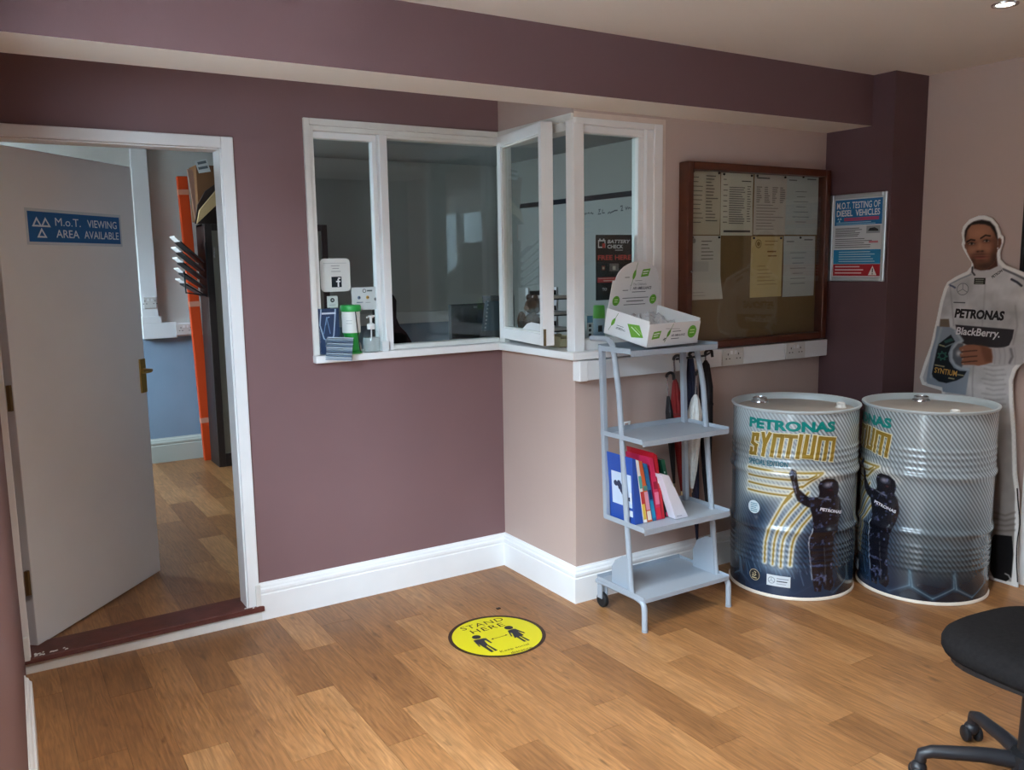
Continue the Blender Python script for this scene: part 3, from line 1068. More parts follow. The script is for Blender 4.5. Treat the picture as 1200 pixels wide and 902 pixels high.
def drum_art():
    n, rows = 600, 260
    s = (np.arange(n) / n - .5) * 2 * math.pi * DR
    z = np.linspace(.013, DH - .012, rows)
    X, Y = np.meshgrid(s, z)
    t = np.clip((Y - .02) / .84, 0, 1)[..., None]
    top, mid, low = np.array([196, 208, 213.]), np.array([158, 170, 176.]), np.array([62, 74, 80.])
    base = np.where(t > .55, mid + (top - mid) * (t - .55) / .45, low + (mid - low) * np.clip((t - .12) / .43, 0, 1))
    cv = Canvas(X, Y, base)
    stripe = np.clip(.55 + (X + .02) / .3, .5, 1) * np.ones(X.shape)
    stripe = np.where(X < -.32, 1, stripe)
    # dark foot of the printed sheet with glowing honeycomb lines
    nz = vnoise(X * 14 + 9, Y * 14 + 9, 3)
    cv.mix(np.clip((.17 - Y + .03 * nz) / .1, 0, 1) * .95, (22, 30, 42))
    stripe *= np.clip((Y - .1) / .08, 0, 1)
    hx = .085
    for i in range(-9, 10):
        cx = i * hx * 2.2 + .03
        for a, b in (((cx, .03), (cx - hx, .075)), ((cx - hx, .075), (cx - hx * 1.15, .15)), ((cx, .03), (cx + hx * 1.05, .08)), ((cx + hx * 1.05, .08), (cx + hx, .15))):
            cv.glow([a, b], .011, (70, 104, 124), .4)
            cv.stroke([a, b], .004, (150, 178, 190), .005, .55)
    # face of the drum: dark blue shade on the left and at the foot, white glow round the gold curves
    m = np.clip((.30 - np.abs(X)) / .12, 0, 1) * np.clip((.5 - Y) / .12, 0, 1)
    cv.mix(m * .92, (34, 52, 76))
    cv.mix(np.clip((.06 - np.abs(X + .33)) / .06, 0, 1) * np.clip((.74 - Y) / .2, 0, 1) * .8, (44, 66, 88))
    A, B = zpx(855, 470, 7.516), zpx(855, 580, 6.935)
    paths = [A([(175, 572), (350, 608), (600, 632), (820, 630), (720, 700), (640, 760)]),
             A([(175, 640), (400, 680), (560, 694), (690, 690), (760, 650)]),
             A([(170, 705), (400, 755), (560, 775), (640, 750)]),
             A([(165, 770), (400, 820), (545, 835), (480, 900)])]
    curves = [B([(520, -30), (470, 20), (400, 130), (330, 260), (295, 370), (285, 540)]),
              B([(640, -20), (570, 60), (480, 160), (400, 280), (365, 380), (350, 560)]),
              B([(700, 40), (630, 100), (530, 220), (450, 330), (425, 430), (415, 580)]),
              B([(720, 110), (650, 180), (560, 290), (510, 400), (490, 570)])]
    curves, paths = [flow(p) for p in curves], paths
    for p in curves:
        cv.glow(p, .040, (190, 208, 220), .38)
    for p in paths:
        cv.glow(p, .026, (214, 218, 208), .6)
    g = seg_dist(X, Y, curves[1]); g = np.minimum(g, seg_dist(X, Y, curves[2])); g = np.minimum(g, seg_dist(X, Y, curves[0])); g = np.minimum(g, seg_dist(X, Y, curves[3]))
    for p in curves + paths:
        cv.stroke(p, .024, (230, 226, 204), .008, .85)
        stripe = np.where(seg_dist(X, Y, p) < .012, stripe * .25, stripe)
    for p in curves + paths:
        cv.stroke(p, .009, (158, 132, 58), .003)
    # water-like splash at the foot of the curves
    for k in range(34):
        x0 = -.30 + .014 * k
        y0 = .17 + .03 * math.sin(k * 1.7)
        cv.stroke([(x0, y0), (x0 + .02, y0 - .05 - .02 * math.sin(k * 2.3))], .003, (120, 158, 186), .004, .5)
    # driver seen from behind, arm raised
    Z = zpx(840, 440, 3.222)
    fig = Z([(284, 352), (292, 356), (300, 360), (303, 385), (312, 430), (335, 450), (350, 460), (384, 458), (388, 440), (382, 420), (390, 400), (410, 388), (440, 388), (458, 402), (462, 425), (456, 450),
             (466, 470), (470, 510), (462, 545), (452, 580), (442, 610), (436, 660), (434, 720), (440, 790), (428, 812), (405, 806), (398, 780), (394, 815), (370, 815), (362, 780), (352, 700), (346, 640),
             (352, 600), (362, 578), (362, 540), (352, 500), (328, 490), (304, 472), (292, 440), (282, 400), (273, 368)])
    cv.glow(Z([(395, 395), (430, 372), (465, 395)]), .022, (224, 226, 220), .75)
    cv.poly(fig, (19, 20, 30), .002)
    stripe = np.where(inpoly(X, Y, fig), 0, stripe)
    fnz = vnoise(X * 60 + 5, Y * 60 + 5, 8)
    cv.mix(np.where(inpoly(X, Y, fig), np.clip(fnz * 2.2 - .45, 0, .75), 0), (104, 112, 150))
    cv.stroke(Z([(346, 640), (350, 610), (362, 578)]), .0045, (206, 212, 222), .003, .8)
    cv.stroke(Z([(347, 640), (352, 700), (360, 770)]), .004, (190, 198, 212), .003, .7)
    cv.stroke(Z([(405, 650), (408, 720), (412, 790)]), .004, (96, 92, 86), .006, .6)
    q = Z([(420, 412)])[0]
    cv.blob(q[0], q[1], .020, .012, (196, 192, 206), .7)
    q = Z([(432, 432)])[0]; cv.blob(q[0], q[1], .016, .006, (150, 60, 60), .35)
    for a, b in (((290, 400), (300, 445)), ((385, 462), (430, 468)), ((296, 372), (292, 390))):
        cv.stroke(Z([a, b]), .004, (170, 172, 180), .004, .6)
    return s, z, cv.C, stripe, n, rows


_art = drum_art()
DSHEET = print_mat('printed_drum_sheet', 0.24, True, spec=.5, coat=.5)
DRIM = mat('pale_drum_rim', (198, 210, 214), .35, spec=.5)
DLID = mat('drum_lid', (176, 168, 158), .42, spec=.5, var=.05)


def drum(c, turn, label):
    t = thing('oil_drum', label, 'drum', (c[0], c[1], 0), None, 'printed oil drums')
    s, z, C, stripe, n, rows = _art
    az = s / DR + A0 + turn
    rz = np.array([ribs(q) for q in z])
    V = np.stack([c[0] + rz[:, None] * np.cos(az)[None], c[1] + rz[:, None] * np.sin(az)[None], np.repeat(z[:, None], n, 1)], -1).reshape(-1, 3)
    i, j = np.meshgrid(np.arange(rows - 1), np.arange(n), indexing='ij')
    k = (j + 1) % n
    quads = np.stack([i * n + j, i * n + k, (i + 1) * n + k, (i + 1) * n + j], -1).reshape(-1, 4)
    uv = np.stack([np.repeat(s[None], rows, 0), np.repeat(z[:, None], n, 1)], -1).reshape(-1, 2)
    grid_mesh('drum_body', V, quads, C.reshape(-1, 3), DSHEET, t, uv, stripe.ravel())
    MB().lathe([(DR - .004, .022), (DR + .001, .014), (DR + .006, .008), (DR + .006, .002), (DR + .002, 0), (DR - .012, 0), (DR - .014, .02)], (*c, 0), 96).build('bottom_rim', mat('cream_rim', (222, 210, 194), .45), t, smooth=50)
    MB().lathe([(DR - .003, DH - .016), (DR + .005, DH - .012), (DR + .009, DH - .005), (DR + .008, DH), (DR + .001, DH + .001), (DR - .006, DH - .003), (DR - .009, DH - .012), (DR - .012, DH - .03)], (*c, 0), 96).build('top_rim', DRIM, t, smooth=50)
    lid = MB().lathe([(0, DH - .026), (DR - .04, DH - .026), (DR - .03, DH - .029), (DR - .012, DH - .03)], (*c, 0), 64).build('lid', DLID, t, smooth=40)
    for (a, r0, rr, nm, m) in ((BUNG[turn != 0][0], .205, .034, 'bung', STEEL), (BUNG[turn != 0][1], .205, .02, 'vent_cap', mat('white_cap', (226, 226, 222), .4))):
        x, y = c[0] + r0 * math.cos(a), c[1] + r0 * math.sin(a)
        b = MB().lathe([(rr * 1.25, DH - .027), (rr * 1.2, DH - .019), (rr, DH - .016), (rr, DH - .004), (rr * .8, DH - .001), (rr * .75, DH - .007), (0, DH - .008)], (x, y, 0), 24)
        b.build(nm, m, t, smooth=40)
    surf = Round(c[0], c[1], DR, A0 + turn, ribs)
    # lettering; positions measured on the drum whose front we see
    P = Print(surf, .0012, .0003)

    def rel(x, y):
        return SKIN1.px(x, y)

    def tx(body, p0, p1, hpx, c_, **k):
        a, b = rel(*p0), rel(*p1)
        tt = rel(p0[0], p0[1] - hpx)
        d = b - a
        P.text(body, a[0], a[1], np.linalg.norm(d), abs(tt[1] - a[1]), c_, ang=math.atan2(d[1], d[0]), **k)
    TEAL, GOLD, PALE = (10, 134, 128), (150, 122, 44), (236, 228, 194)
    tx('PETRONAS', (878.5, 499.5), (978.5, 505.5), 12, TEAL, bold=.05)
    ST = [('S', 879.5, 888.5), ('Y', 890, 902), ('Π', 903, 917.5), ('T', 917, 932), ('I', 932.5, 939), ('U', 940, 954.5), ('M', 955, 977)]
    GL = {'S': [((.86, .70), (.86, .9)), ((.86, .9), (.14, .9)), ((.14, .9), (.14, .58)), ((.14, .56), (.86, .44)), ((.86, .44), (.86, .1)), ((.86, .1), (.14, .1)), ((.14, .1), (.14, .3))],
          'Y': [((.12, .95), (.5, .52)), ((.88, .95), (.5, .52)), ((.5, .52), (.5, .06))], 'Π': [((.14, .06), (.14, .9)), ((.14, .9), (.86, .9)), ((.86, .9), (.86, .06))],
          'T': [((.08, .9), (.92, .9)), ((.5, .9), (.5, .06))], 'I': [((.5, .06), (.5, .94))], 'U': [((.14, .94), (.14, .1)), ((.14, .1), (.86, .1)), ((.86, .1), (.86, .94))],
          'M': [((.08, .06), (.08, .9)), ((.08, .9), (.92, .9)), ((.92, .9), (.92, .06)), ((.5, .9), (.5, .06))]}
    for pas in (0, 1):
        for chh, xa, xb in ST:
            A_, B_ = rel(xa + 1.2, 533 + (xa - 879) * .068), rel(xb - 1.2, 533 + (xb - 879) * .068)
            T_ = rel(xa, 533 + (xa - 879) * .068 - 28)[1] - A_[1]
            d_ = B_ - A_
            cell = lambda q: (A_[0] + d_[0] * q[0] + T_ * q[1] * .14 - .006, A_[1] + d_[1] * q[0] + T_ * q[1])
            P.strokes([(cell(a), cell(b)) for a, b in GL[chh]], .0245 if pas == 0 else .0165, PALE if pas == 0 else GOLD)
    tx('SPECIAL EDITION', (879, 541.5), (924, 547.5), 6.5, (40, 112, 130), bold=.02, shear=.15)
    # emblem in a ring, white label, round seal
    for (x, y, rr, inner) in ((885, 672.5, .027, 0),):
        q = rel(x, y)
        P.disc(q[0], q[1], rr, (210, 196, 160)).disc(q[0], q[1], rr * .92, (16, 18, 24))
        P.line([(q[0] - .002, q[1] + .015), (q[0] + .008, q[1] + .013), (q[0] + .002, q[1] + .006), (q[0] + .009, q[1] + .001), (q[0] - .003, q[1] - .006)], .004, (212, 196, 156))
        P.line([(q[0] - .008, q[1] + .008), (q[0] - .006, q[1] - .002), (q[0] - .012, q[1] - .008)], .004, (212, 196, 156))
        P.rect(q[0] - .012, q[1] - .016, q[0] + .012, q[1] - .012, (212, 196, 156))
    a, b = rel(899, 684), rel(926.5, 674.5)
    v0, v1 = a[1], a[1] + .052
    P.rect(a[0], v0, b[0], v1, (216, 222, 226))
    P.disc(a[0] + .022, (v0 + v1) / 2, .016, (120, 130, 140)).disc(a[0] + .022, (v0 + v1) / 2, .0135, (216, 222, 226))
    for k in range(3):
        an = math.pi / 2 + k * 2 * math.pi / 3
        P.line([(a[0] + .022, (v0 + v1) / 2), (a[0] + .022 + .0135 * math.cos(an), (v0 + v1) / 2 + .0135 * math.sin(an))], .002, (120, 130, 140))
    P.bars(a[0] + .045, b[0] - .008, v1 - .012, 1, .01, .004, (130, 138, 146)).bars(a[0] + .045, b[0] - .006, v1 - .024, 1, .01, .005, (60, 66, 74)).bars(a[0] + .045, b[0] - .016, v1 - .037, 1, .01, .003, (150, 156, 162))
    q = rel(885, 593)
    P.disc(q[0], q[1], .031, (206, 222, 228))
    P.bars(q[0] - .017, q[0] + .02, q[1] + .018, 5, .009, .0035, (70, 130, 150))
    tx('PETRONAS', (959.5, 597.5), (983.5, 601), 3.8, (206, 208, 216), bold=.04)
    P.build('print', t, .35)
    return t


def _az(c, x, y):
    p = hit(x, y, 'z', DH - .02)
    return math.atan2(p[1] - c[1], p[0] - c[0])


BUNG = {False: (_az(DRUM1, 876, 467), _az(DRUM1, 993, 476)), True: (_az(DRUM2, 1071, 461), _az(DRUM2, 1110, 482))}
drum(DRUM1, 0.0, 'left grey printed oil drum showing its full teal and gold front, beside the shelf trolley')
drum(DRUM2, TURN2, 'right grey printed oil drum turned to its striped side, in front of the cardboard cutout')

# ------------------------------------------------------------------ cardboard cutout of a man in racing overalls
SX = 1.815
LEAN = .040
SO = np.array([SX, -1.4, 0.0])
SURF = Flat(SO, (0, -1, 0), (LEAN, 0, 1))
OUT = [(1106, 690), (1105, 640), (1104, 560), (1103, 500), (1103.4, 457.8), (1080.4, 450.6), (1077.5, 442), (1083, 424.7), (1090.4, 404.5), (1097.7, 372.8), (1102, 352), (1106.6, 337), (1110, 330.4), (1120, 323.8), (1133, 317.8), (1138, 311.8),
       (1138.5, 307.8), (1133, 299.8), (1128.6, 291.8), (1126.8, 286.5), (1128, 281), (1126.6, 273), (1128.6, 265), (1136, 256.8), (1146.5, 252.6), (1154.5, 252.3), (1162.5, 255.3), (1169, 262.6), (1171.8, 270.6), (1172.7, 274.5),
       (1175.8, 277), (1176, 282.5), (1173, 292), (1171.8, 297), (1172.5, 303.8), (1178.4, 310.5), (1200, 319), (1222, 330), (1232, 360), (1234, 400), (1226, 420), (1200, 424), (1196, 428), (1190.7, 434), (1186.7, 446), (1187, 470),
       (1190, 509), (1191, 555), (1194, 578), (1193.5, 619), (1192, 650), (1193, 689)]
standee = thing('cardboard_cutout', 'cardboard cutout of a man in white racing overalls holding an oil bottle behind the drums', 'cardboard cutout', SURF.pt(0, 0))
outl = [SURF.px(*p) for p in OUT]
vmin = min(p[1] for p in outl)
outl = [(p[0], max(p[1], 0.002)) for p in outl]
MB().extr([SURF.pt(*p) for p in outl], -SURF.N * .006).build('board', mat('white_board', (222, 220, 216), .6, spec=.3), standee)
st = MB()
st.extr([SURF.pt(-.05, .004, -.006), SURF.pt(.07, .004, -.006), SURF.pt(.05, 1.0, -.006), SURF.pt(-.02, 1.0, -.006)], -SURF.N * .003)
st.build('rear_strut', CARD, standee)


def standee_art():
    us = [p[0] for p in outl]; vs = [p[1] for p in outl]
    u = np.arange(min(us), max(us) + .003, .0032)
    v = np.arange(.003, max(vs) + .003, .0032)
    X, Y = np.meshgrid(u, v)
    inside = inpoly(X, Y, outl)
    ed = seg_dist(X, Y, outl, True)
    P = lambda pts: [SURF.px(*p) for p in pts]
    Z4 = lambda pts: P([(1085 + x / 10.026, 380 + y / 10.026) for x, y in pts])
    Z6 = lambda pts: P([(1040 + x / 3.469, 220 + y / 3.469) for x, y in pts])
    ZH = lambda pts: P([(1080 + x / 7.517, 220 + y / 7.517) for x, y in pts])
    px = abs(SURF.px(1101, 400)[0] - SURF.px(1100, 400)[0])
    cv = Canvas(X, Y, (244, 243, 240))
    # overalls with soft folds
    suit = np.clip((ed - .016) / .004, 0, 1)
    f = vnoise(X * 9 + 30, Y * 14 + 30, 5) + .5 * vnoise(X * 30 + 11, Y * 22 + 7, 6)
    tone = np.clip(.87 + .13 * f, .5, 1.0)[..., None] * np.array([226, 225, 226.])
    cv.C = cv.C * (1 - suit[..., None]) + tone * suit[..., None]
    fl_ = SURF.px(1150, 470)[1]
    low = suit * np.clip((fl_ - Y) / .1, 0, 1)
    cv.mix(low * .5, (120, 110, 102))  # overalls darker below the hips: the drum's shade put into the print
    for pts, a in ((Z6([(255, 400), (262, 470), (270, 560)]), .5), (Z6([(520, 480), (528, 560), (510, 640)]), .45), (Z6([(350, 720), (345, 800), (348, 890)]), .5), (Z6([(400, 345), (392, 480), (385, 560)]), .3)):
        cv.stroke(pts, .006, (128, 126, 128), .008, a)
    for k in range(9):
        y = 715 + k * 20
        cv.stroke(Z6([(385 + 9 * (k % 3), y), (430, y + 8), (480 - 8 * (k % 2), y + 4)]), .006, (150, 148, 150), .009, .6)
        cv.stroke(Z6([(385 + 9 * (k % 3), y + 9), (430, y + 17), (480, y + 13)]), .005, (208, 206, 206), .008, .5)
    # shoulder piping and patches
    cv.stroke(Z6([(240, 398), (300, 368), (340, 352)]), .006, (120, 128, 136), .005, .8)
    cv.stroke(Z6([(470, 330), (520, 352), (560, 372)]), .009, (86, 90, 96), .006, .9)
    cv.stroke(Z6([(505, 372), (528, 384), (545, 398)]), .011, (40, 44, 56), .004, .9)
    cv.stroke(Z6([(255, 396), (265, 400), (275, 406)]), .008, (60, 70, 100), .004, .9)
    # dark chest band
    cv.poly(Z6([(276, 556), (515, 576), (508, 612), (495, 640), (470, 652), (330, 642), (300, 628), (285, 590)]), (46, 43, 48), .002)
    cv.poly(Z6([(398, 300), (398, 342), (352, 345), (342, 320), (348, 300)]), (186, 184, 184), .003)
    # legs and shoe
    cv.stroke(P([(1168, 480), (1165, 560), (1163, 625)]), .05, (112, 104, 98), .06, .45)
    for k in range(4):
        cv.stroke(P([(1165, 600 + 7 * k), (1178, 604 + 6 * k), (1190, 600 + 7 * k)]), .007, (96, 88, 80), .01, .6)
    cv.poly(P([(1166, 626), (1186, 628), (1188, 650), (1186, 676), (1178, 682), (1166, 680), (1160, 668), (1160, 632)]), (22, 21, 23), .002)
    cv.poly(P([(1118, 626), (1146, 628), (1146, 680), (1120, 682), (1112, 668)]), (22, 21, 23), .002)
    cv.stroke(P([(1178, 672), (1182, 674), (1184, 678)]), .006, (200, 200, 200), .004, .9)
    white = np.clip((.014 - ed) / .003, 0, 1)
    wlow = np.clip((SURF.px(1180, 618)[1] - Y) / .01, 0, 1) * np.clip((X - SURF.px(1188, 640)[0]) / .006, 0, 1)
    cv.mix(np.clip((SURF.px(1180, 681)[1] - Y) / .006, 0, 1), (224, 222, 218))
    cv.mix(np.maximum(white, wlow), (244, 243, 240))
    # neck and head
    skin, dark, lite = (158, 106, 80), (84, 50, 38), (196, 140, 110)
    cv.poly(ZH([(452, 640), (662, 590), (672, 690), (600, 722), (520, 728), (462, 712)]), dark, .003)
    face = ZH([(386, 500), (380, 430), (384, 380), (410, 335), (460, 300), (530, 286), (600, 300), (642, 345), (662, 400), (668, 450), (672, 520), (664, 580), (650, 640), (620, 680), (580, 708), (530, 716), (490, 700), (455, 668), (428, 620), (400, 565)])
    cv.poly(face, skin, .003)
    cv.poly(ZH([(672, 452), (690, 440), (704, 455), (704, 490), (690, 530), (672, 545)]), (112, 70, 52), .003)
    cv.poly(ZH([(378, 500), (388, 500), (394, 545), (382, 530)]), (108, 68, 50), .002)
    M = lambda x, y: ZH([(x, y)])[0]
    inf = inpoly(X, Y, face)

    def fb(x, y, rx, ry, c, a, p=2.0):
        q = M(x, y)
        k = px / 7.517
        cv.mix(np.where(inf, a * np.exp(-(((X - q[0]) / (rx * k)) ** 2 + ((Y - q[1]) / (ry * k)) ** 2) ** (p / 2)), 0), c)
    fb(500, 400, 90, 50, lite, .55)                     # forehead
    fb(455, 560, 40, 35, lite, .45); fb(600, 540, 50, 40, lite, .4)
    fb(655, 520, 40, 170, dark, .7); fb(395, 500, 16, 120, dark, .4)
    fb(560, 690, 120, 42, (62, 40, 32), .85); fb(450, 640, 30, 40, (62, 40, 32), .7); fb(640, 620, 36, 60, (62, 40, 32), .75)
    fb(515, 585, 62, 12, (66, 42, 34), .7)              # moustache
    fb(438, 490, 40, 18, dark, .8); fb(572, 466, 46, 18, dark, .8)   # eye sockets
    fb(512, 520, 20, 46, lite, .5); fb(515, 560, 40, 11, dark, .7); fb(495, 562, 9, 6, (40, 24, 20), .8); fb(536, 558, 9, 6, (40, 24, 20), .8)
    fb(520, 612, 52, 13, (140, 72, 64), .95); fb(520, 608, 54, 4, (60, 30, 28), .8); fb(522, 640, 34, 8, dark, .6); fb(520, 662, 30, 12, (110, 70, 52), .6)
    for x0, y0, x1, y1 in ((400, 476, 468, 462), (522, 445, 604, 424)):
        cv.stroke(ZH([(x0, y0), ((x0 + x1) / 2, min(y0, y1) - 6), (x1, y1)]), .0075, (34, 24, 20), .004, .95)
    for x, y in ((440, 492), (572, 467)):
        fb(x, y, 26, 9, (196, 186, 176), .75, 4); fb(x + 2, y, 10, 10, (22, 16, 14), 1.0, 4)
        cv.stroke(ZH([(x - 30, y + 2), (x, y - 11), (x + 30, y)]), .003, (30, 20, 18), .003, .9)
    hair = ZH([(384, 470), (378, 420), (384, 375), (410, 332), (460, 298), (530, 282), (604, 296), (646, 342), (666, 400), (672, 462), (660, 440), (640, 390), (606, 340), (560, 322), (500, 318), (440, 328), (404, 372), (394, 420)])
    cv.poly(hair, (30, 24, 23), .004)
    q = M(672, 532); cv.blob(q[0], q[1], .004, .004, (226, 226, 226), 1, 4)
    # collar
    cv.poly(ZH([(446, 712), (470, 730), (560, 740), (640, 716), (690, 680), (716, 712), (660, 770), (560, 800), (470, 790), (440, 750)]), (202, 200, 200), .003)
    cv.stroke(ZH([(448, 700), (446, 740), (468, 768)]), .008, (36, 36, 40), .004, .9)
    # arm, cuff and hand
    cv.poly(Z4([(1153, 200), (980, 260), (900, 270), (760, 290), (800, 470), (1000, 480), (1153, 470)]), (186, 184, 186), .004)
    for k in range(5):
        cv.stroke(Z4([(800 + 60 * k, 280), (815 + 60 * k, 370), (805 + 60 * k, 460)]), .006, (150, 148, 152), .008, .55)
    cv.stroke(Z4([(1000, 290), (1020, 380), (985, 450)]), .010, (96, 94, 98), .008, .7)
    # bottle
    BL = Z4([(130, 20), (270, 25), (350, 70), (430, 180), (430, 205), (370, 230), (320, 300), (315, 400), (350, 470), (420, 510), (520, 515), (510, 560), (470, 830), (200, 790), (190, 740), (20, 700), (5, 660), (60, 330), (110, 160)])
    cv.poly(BL, (140, 152, 166), .003)
    cv.stroke(Z4([(350, 80), (430, 190), (350, 240), (300, 330), (310, 430), (370, 500), (500, 530)]), .014, (176, 186, 196), .008, .9)
    cv.stroke(Z4([(180, 40), (110, 300), (60, 620)]), .012, (172, 182, 192), .012, .8)
    cv.poly(Z4([(320, 300), (380, 225), (440, 220), (440, 470), (420, 505), (350, 465), (315, 395)]), (92, 98, 108), .004)
    cv.blob(*Z4([(385, 340)])[0], .012, .014, (214, 212, 214), .9)
    cv.poly(Z4([(295, 120), (345, 200), (300, 250), (265, 340), (275, 430), (330, 510), (400, 545), (480, 550), (440, 620), (360, 660), (240, 690), (150, 670), (85, 620), (70, 580), (130, 300), (150, 230)]), (14, 24, 32), .002)
    cv.poly(Z4([(210, 195), (300, 160), (330, 190), (230, 225)]), (44, 88, 84), .002)
    cv.stroke(Z4([(230, 265), (320, 225)]), .006, (150, 168, 170), .004, .8)
    for k in range(14):
        a = k * .9
        cv.stroke(Z4([(195 + 60 * math.cos(a), 370 + 55 * math.sin(a)), (195 + 60 * math.cos(a + 2), 370 + 55 * math.sin(a + 2))]), .003, (60, 128, 110), .003, .6)
    for x0, y0, x1, y1 in ((110, 476, 215, 496), (375, 590, 440, 600), (270, 630, 330, 640), (160, 240, 220, 258)):
        cv.stroke(Z4([(x0, y0), (x1, y1)]), .006, (206, 196, 150), .003, .8)
    cv.poly(Z4([(0, 690), (190, 742), (195, 790), (0, 735)]), (226, 226, 224), .002)
    cv.poly(Z6([(215, 533), (250, 533), (254, 566), (212, 564)]), (120, 104, 88), .002)
    hand = Z4([(420, 262), (470, 240), (560, 236), (650, 250), (720, 262), (770, 292), (784, 380), (778, 446), (700, 470), (620, 486), (560, 476), (430, 476), (415, 455), (420, 430), (440, 400), (410, 385), (400, 350), (430, 330), (395, 300), (390, 275)])
    cv.poly(hand, (150, 98, 74), .003)
    cv.poly(Z4([(640, 240), (770, 292), (784, 380), (778, 446), (700, 440), (660, 340)]), (108, 66, 48), .008, .7)
    for y in (312, 378, 436):
        cv.stroke(Z4([(420, y + 10), (520, y), (600, y - 6)]), .005, (62, 36, 28), .004, .9)
        cv.stroke(Z4([(430, y - 26), (520, y - 34), (590, y - 34)]), .007, (156, 102, 78), .007, .6)
    for x, y in ((432, 300), (428, 345), (432, 408), (436, 462)):
        q = Z4([(x, y)])[0]; cv.blob(q[0], q[1], .005, .004, (190, 150, 130), .8, 4)
    return u, v, X, Y, inside, cv.C


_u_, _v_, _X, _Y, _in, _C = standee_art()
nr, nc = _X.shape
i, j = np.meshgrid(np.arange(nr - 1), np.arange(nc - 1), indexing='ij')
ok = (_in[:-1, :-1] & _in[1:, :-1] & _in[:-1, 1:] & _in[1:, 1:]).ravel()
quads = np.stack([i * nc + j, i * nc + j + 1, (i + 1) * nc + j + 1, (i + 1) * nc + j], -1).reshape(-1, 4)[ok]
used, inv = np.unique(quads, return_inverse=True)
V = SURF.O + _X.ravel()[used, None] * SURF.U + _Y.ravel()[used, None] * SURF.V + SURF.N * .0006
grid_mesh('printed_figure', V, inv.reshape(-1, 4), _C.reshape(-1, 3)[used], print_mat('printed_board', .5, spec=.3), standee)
P = Print(SURF, .0012)
Z6 = lambda x, y: (1040 + x / 3.469, 220 + y / 3.469)
ZH = lambda x, y: (1080 + x / 7.517, 220 + y / 7.517)
P.ptext('PETRONAS', Z6(272, 528), Z6(474, 541), 11, (24, 24, 28), bold=.05, shear=.12)
P.ptext('BlackBerry.', Z6(277, 605), Z6(455, 619), 11.5, (224, 222, 224), bold=.022, shear=.15)
P.ptext('PETRON', ZH(628, 800), ZH(716, 738), 3.4, (34, 34, 38), bold=.03)
P.ptext('SYNTIUM', (1085 + 100 / 10.026, 380 + 565 / 10.026), (1085 + 362 / 10.026, 380 + 612 / 10.026), 6.5, (216, 164, 80), bold=.015)
a = SURF.px(*Z6(352, 392)); b = SURF.px(*Z6(400, 366))
P.rect(a[0], a[1], b[0], b[1], (40, 42, 40))
P.bars(a[0] + .006, b[0] - .004, b[1] - .006, 3, .009, .003, (150, 156, 140))
q = SURF.px(*Z6(307, 412))
P.disc(q[0], q[1], .030, (120, 122, 126)).disc(q[0], q[1], .0265, (192, 190, 190))
for k in range(3):
    an = math.pi / 2 + k * 2 * math.pi / 3
    P.line([(q[0], q[1]), (q[0] + .027 * math.cos(an), q[1] + .027 * math.sin(an))], .003, (120, 122, 126))
a = SURF.px(*Z6(270, 468)); P.rect(a[0], a[1], a[0] + .06, a[1] + .006, (96, 96, 100))
P.build('print', standee)

# ------------------------------------------------------------------ notice board with papers
NX0, NX1, NZ0, NZ1, NY = .602, 1.606, 1.128, 2.006, -D - .066
nb = thing('notice_board', 'glazed mahogany notice board on the wall above the drums', 'notice board', ((NX0 + NX1) / 2, -D, NZ0))
t = MB()
fw = .036
t.box(NX0, NY, NZ0, NX0 + fw, -D, NZ1).box(NX1 - fw, NY, NZ0, NX1, -D, NZ1).box(NX0 + fw, NY, NZ0, NX1 - fw, -D, NZ0 + fw).box(NX0 + fw, NY, NZ1 - fw, NX1 - fw, -D, NZ1)
t.build('frame', MAHOG, nb, bevel=.006)
MB().box(NX0 + .02, -D - .014, NZ0 + .02, NX1 - .02, -D - .002, NZ1 - .02).build('backing', CORK, nb)
MB().box(NX0 + .03, NY + .018, NZ0 + .03, NX1 - .03, NY + .022, NZ1 - .03).build('glass_door', GLASS, nb)
t = MB().lathe([(0, -.004), (.012, -.004), (.013, 0)], (NX0 + .018, NY, 1.50), 16, axis=(0, -1, 0)).lathe([(0, 0), (.006, 0), (.006, .012), (0, .012)], (NX0 + .018, NY, 1.50), 10, axis=(0, -1, 0))
t.build('lock', STEEL, nb, smooth=40)
NB = Flat((0, -D - .0145, 0), (1, 0, 0), (0, 0, 1))
sheets = [((809, 199), (843, 275), 'crowded notice sheet, upper left corner of the glazed board', (206, 194, 172), 'dense'),
          ((845, 202), (881, 276), 'price list with a dark bar at its foot, second in the top row', (222, 216, 200), 'list'),
          ((884, 204), (920, 275), 'notice sheet of four columns, third in the top row', (212, 202, 192), 'cols'),
          ((921.5, 204.5), (957, 275), 'bluish notice sheet with few lines, upper right corner of the board', (200, 206, 204), 'few'),
          ((808, 276), (843, 350), 'half empty white sheet curling at its lower right, below the crowded one', (214, 208, 200), 'half'),
          ((880, 277), (915, 347), 'cream certificate with a round seal, centre of the lower row', (222, 196, 142), 'cert'),
          ((918.5, 276.5), (953, 346), 'pale sheet with few lines, right end of the lower row', (206, 208, 206), 'few2')]
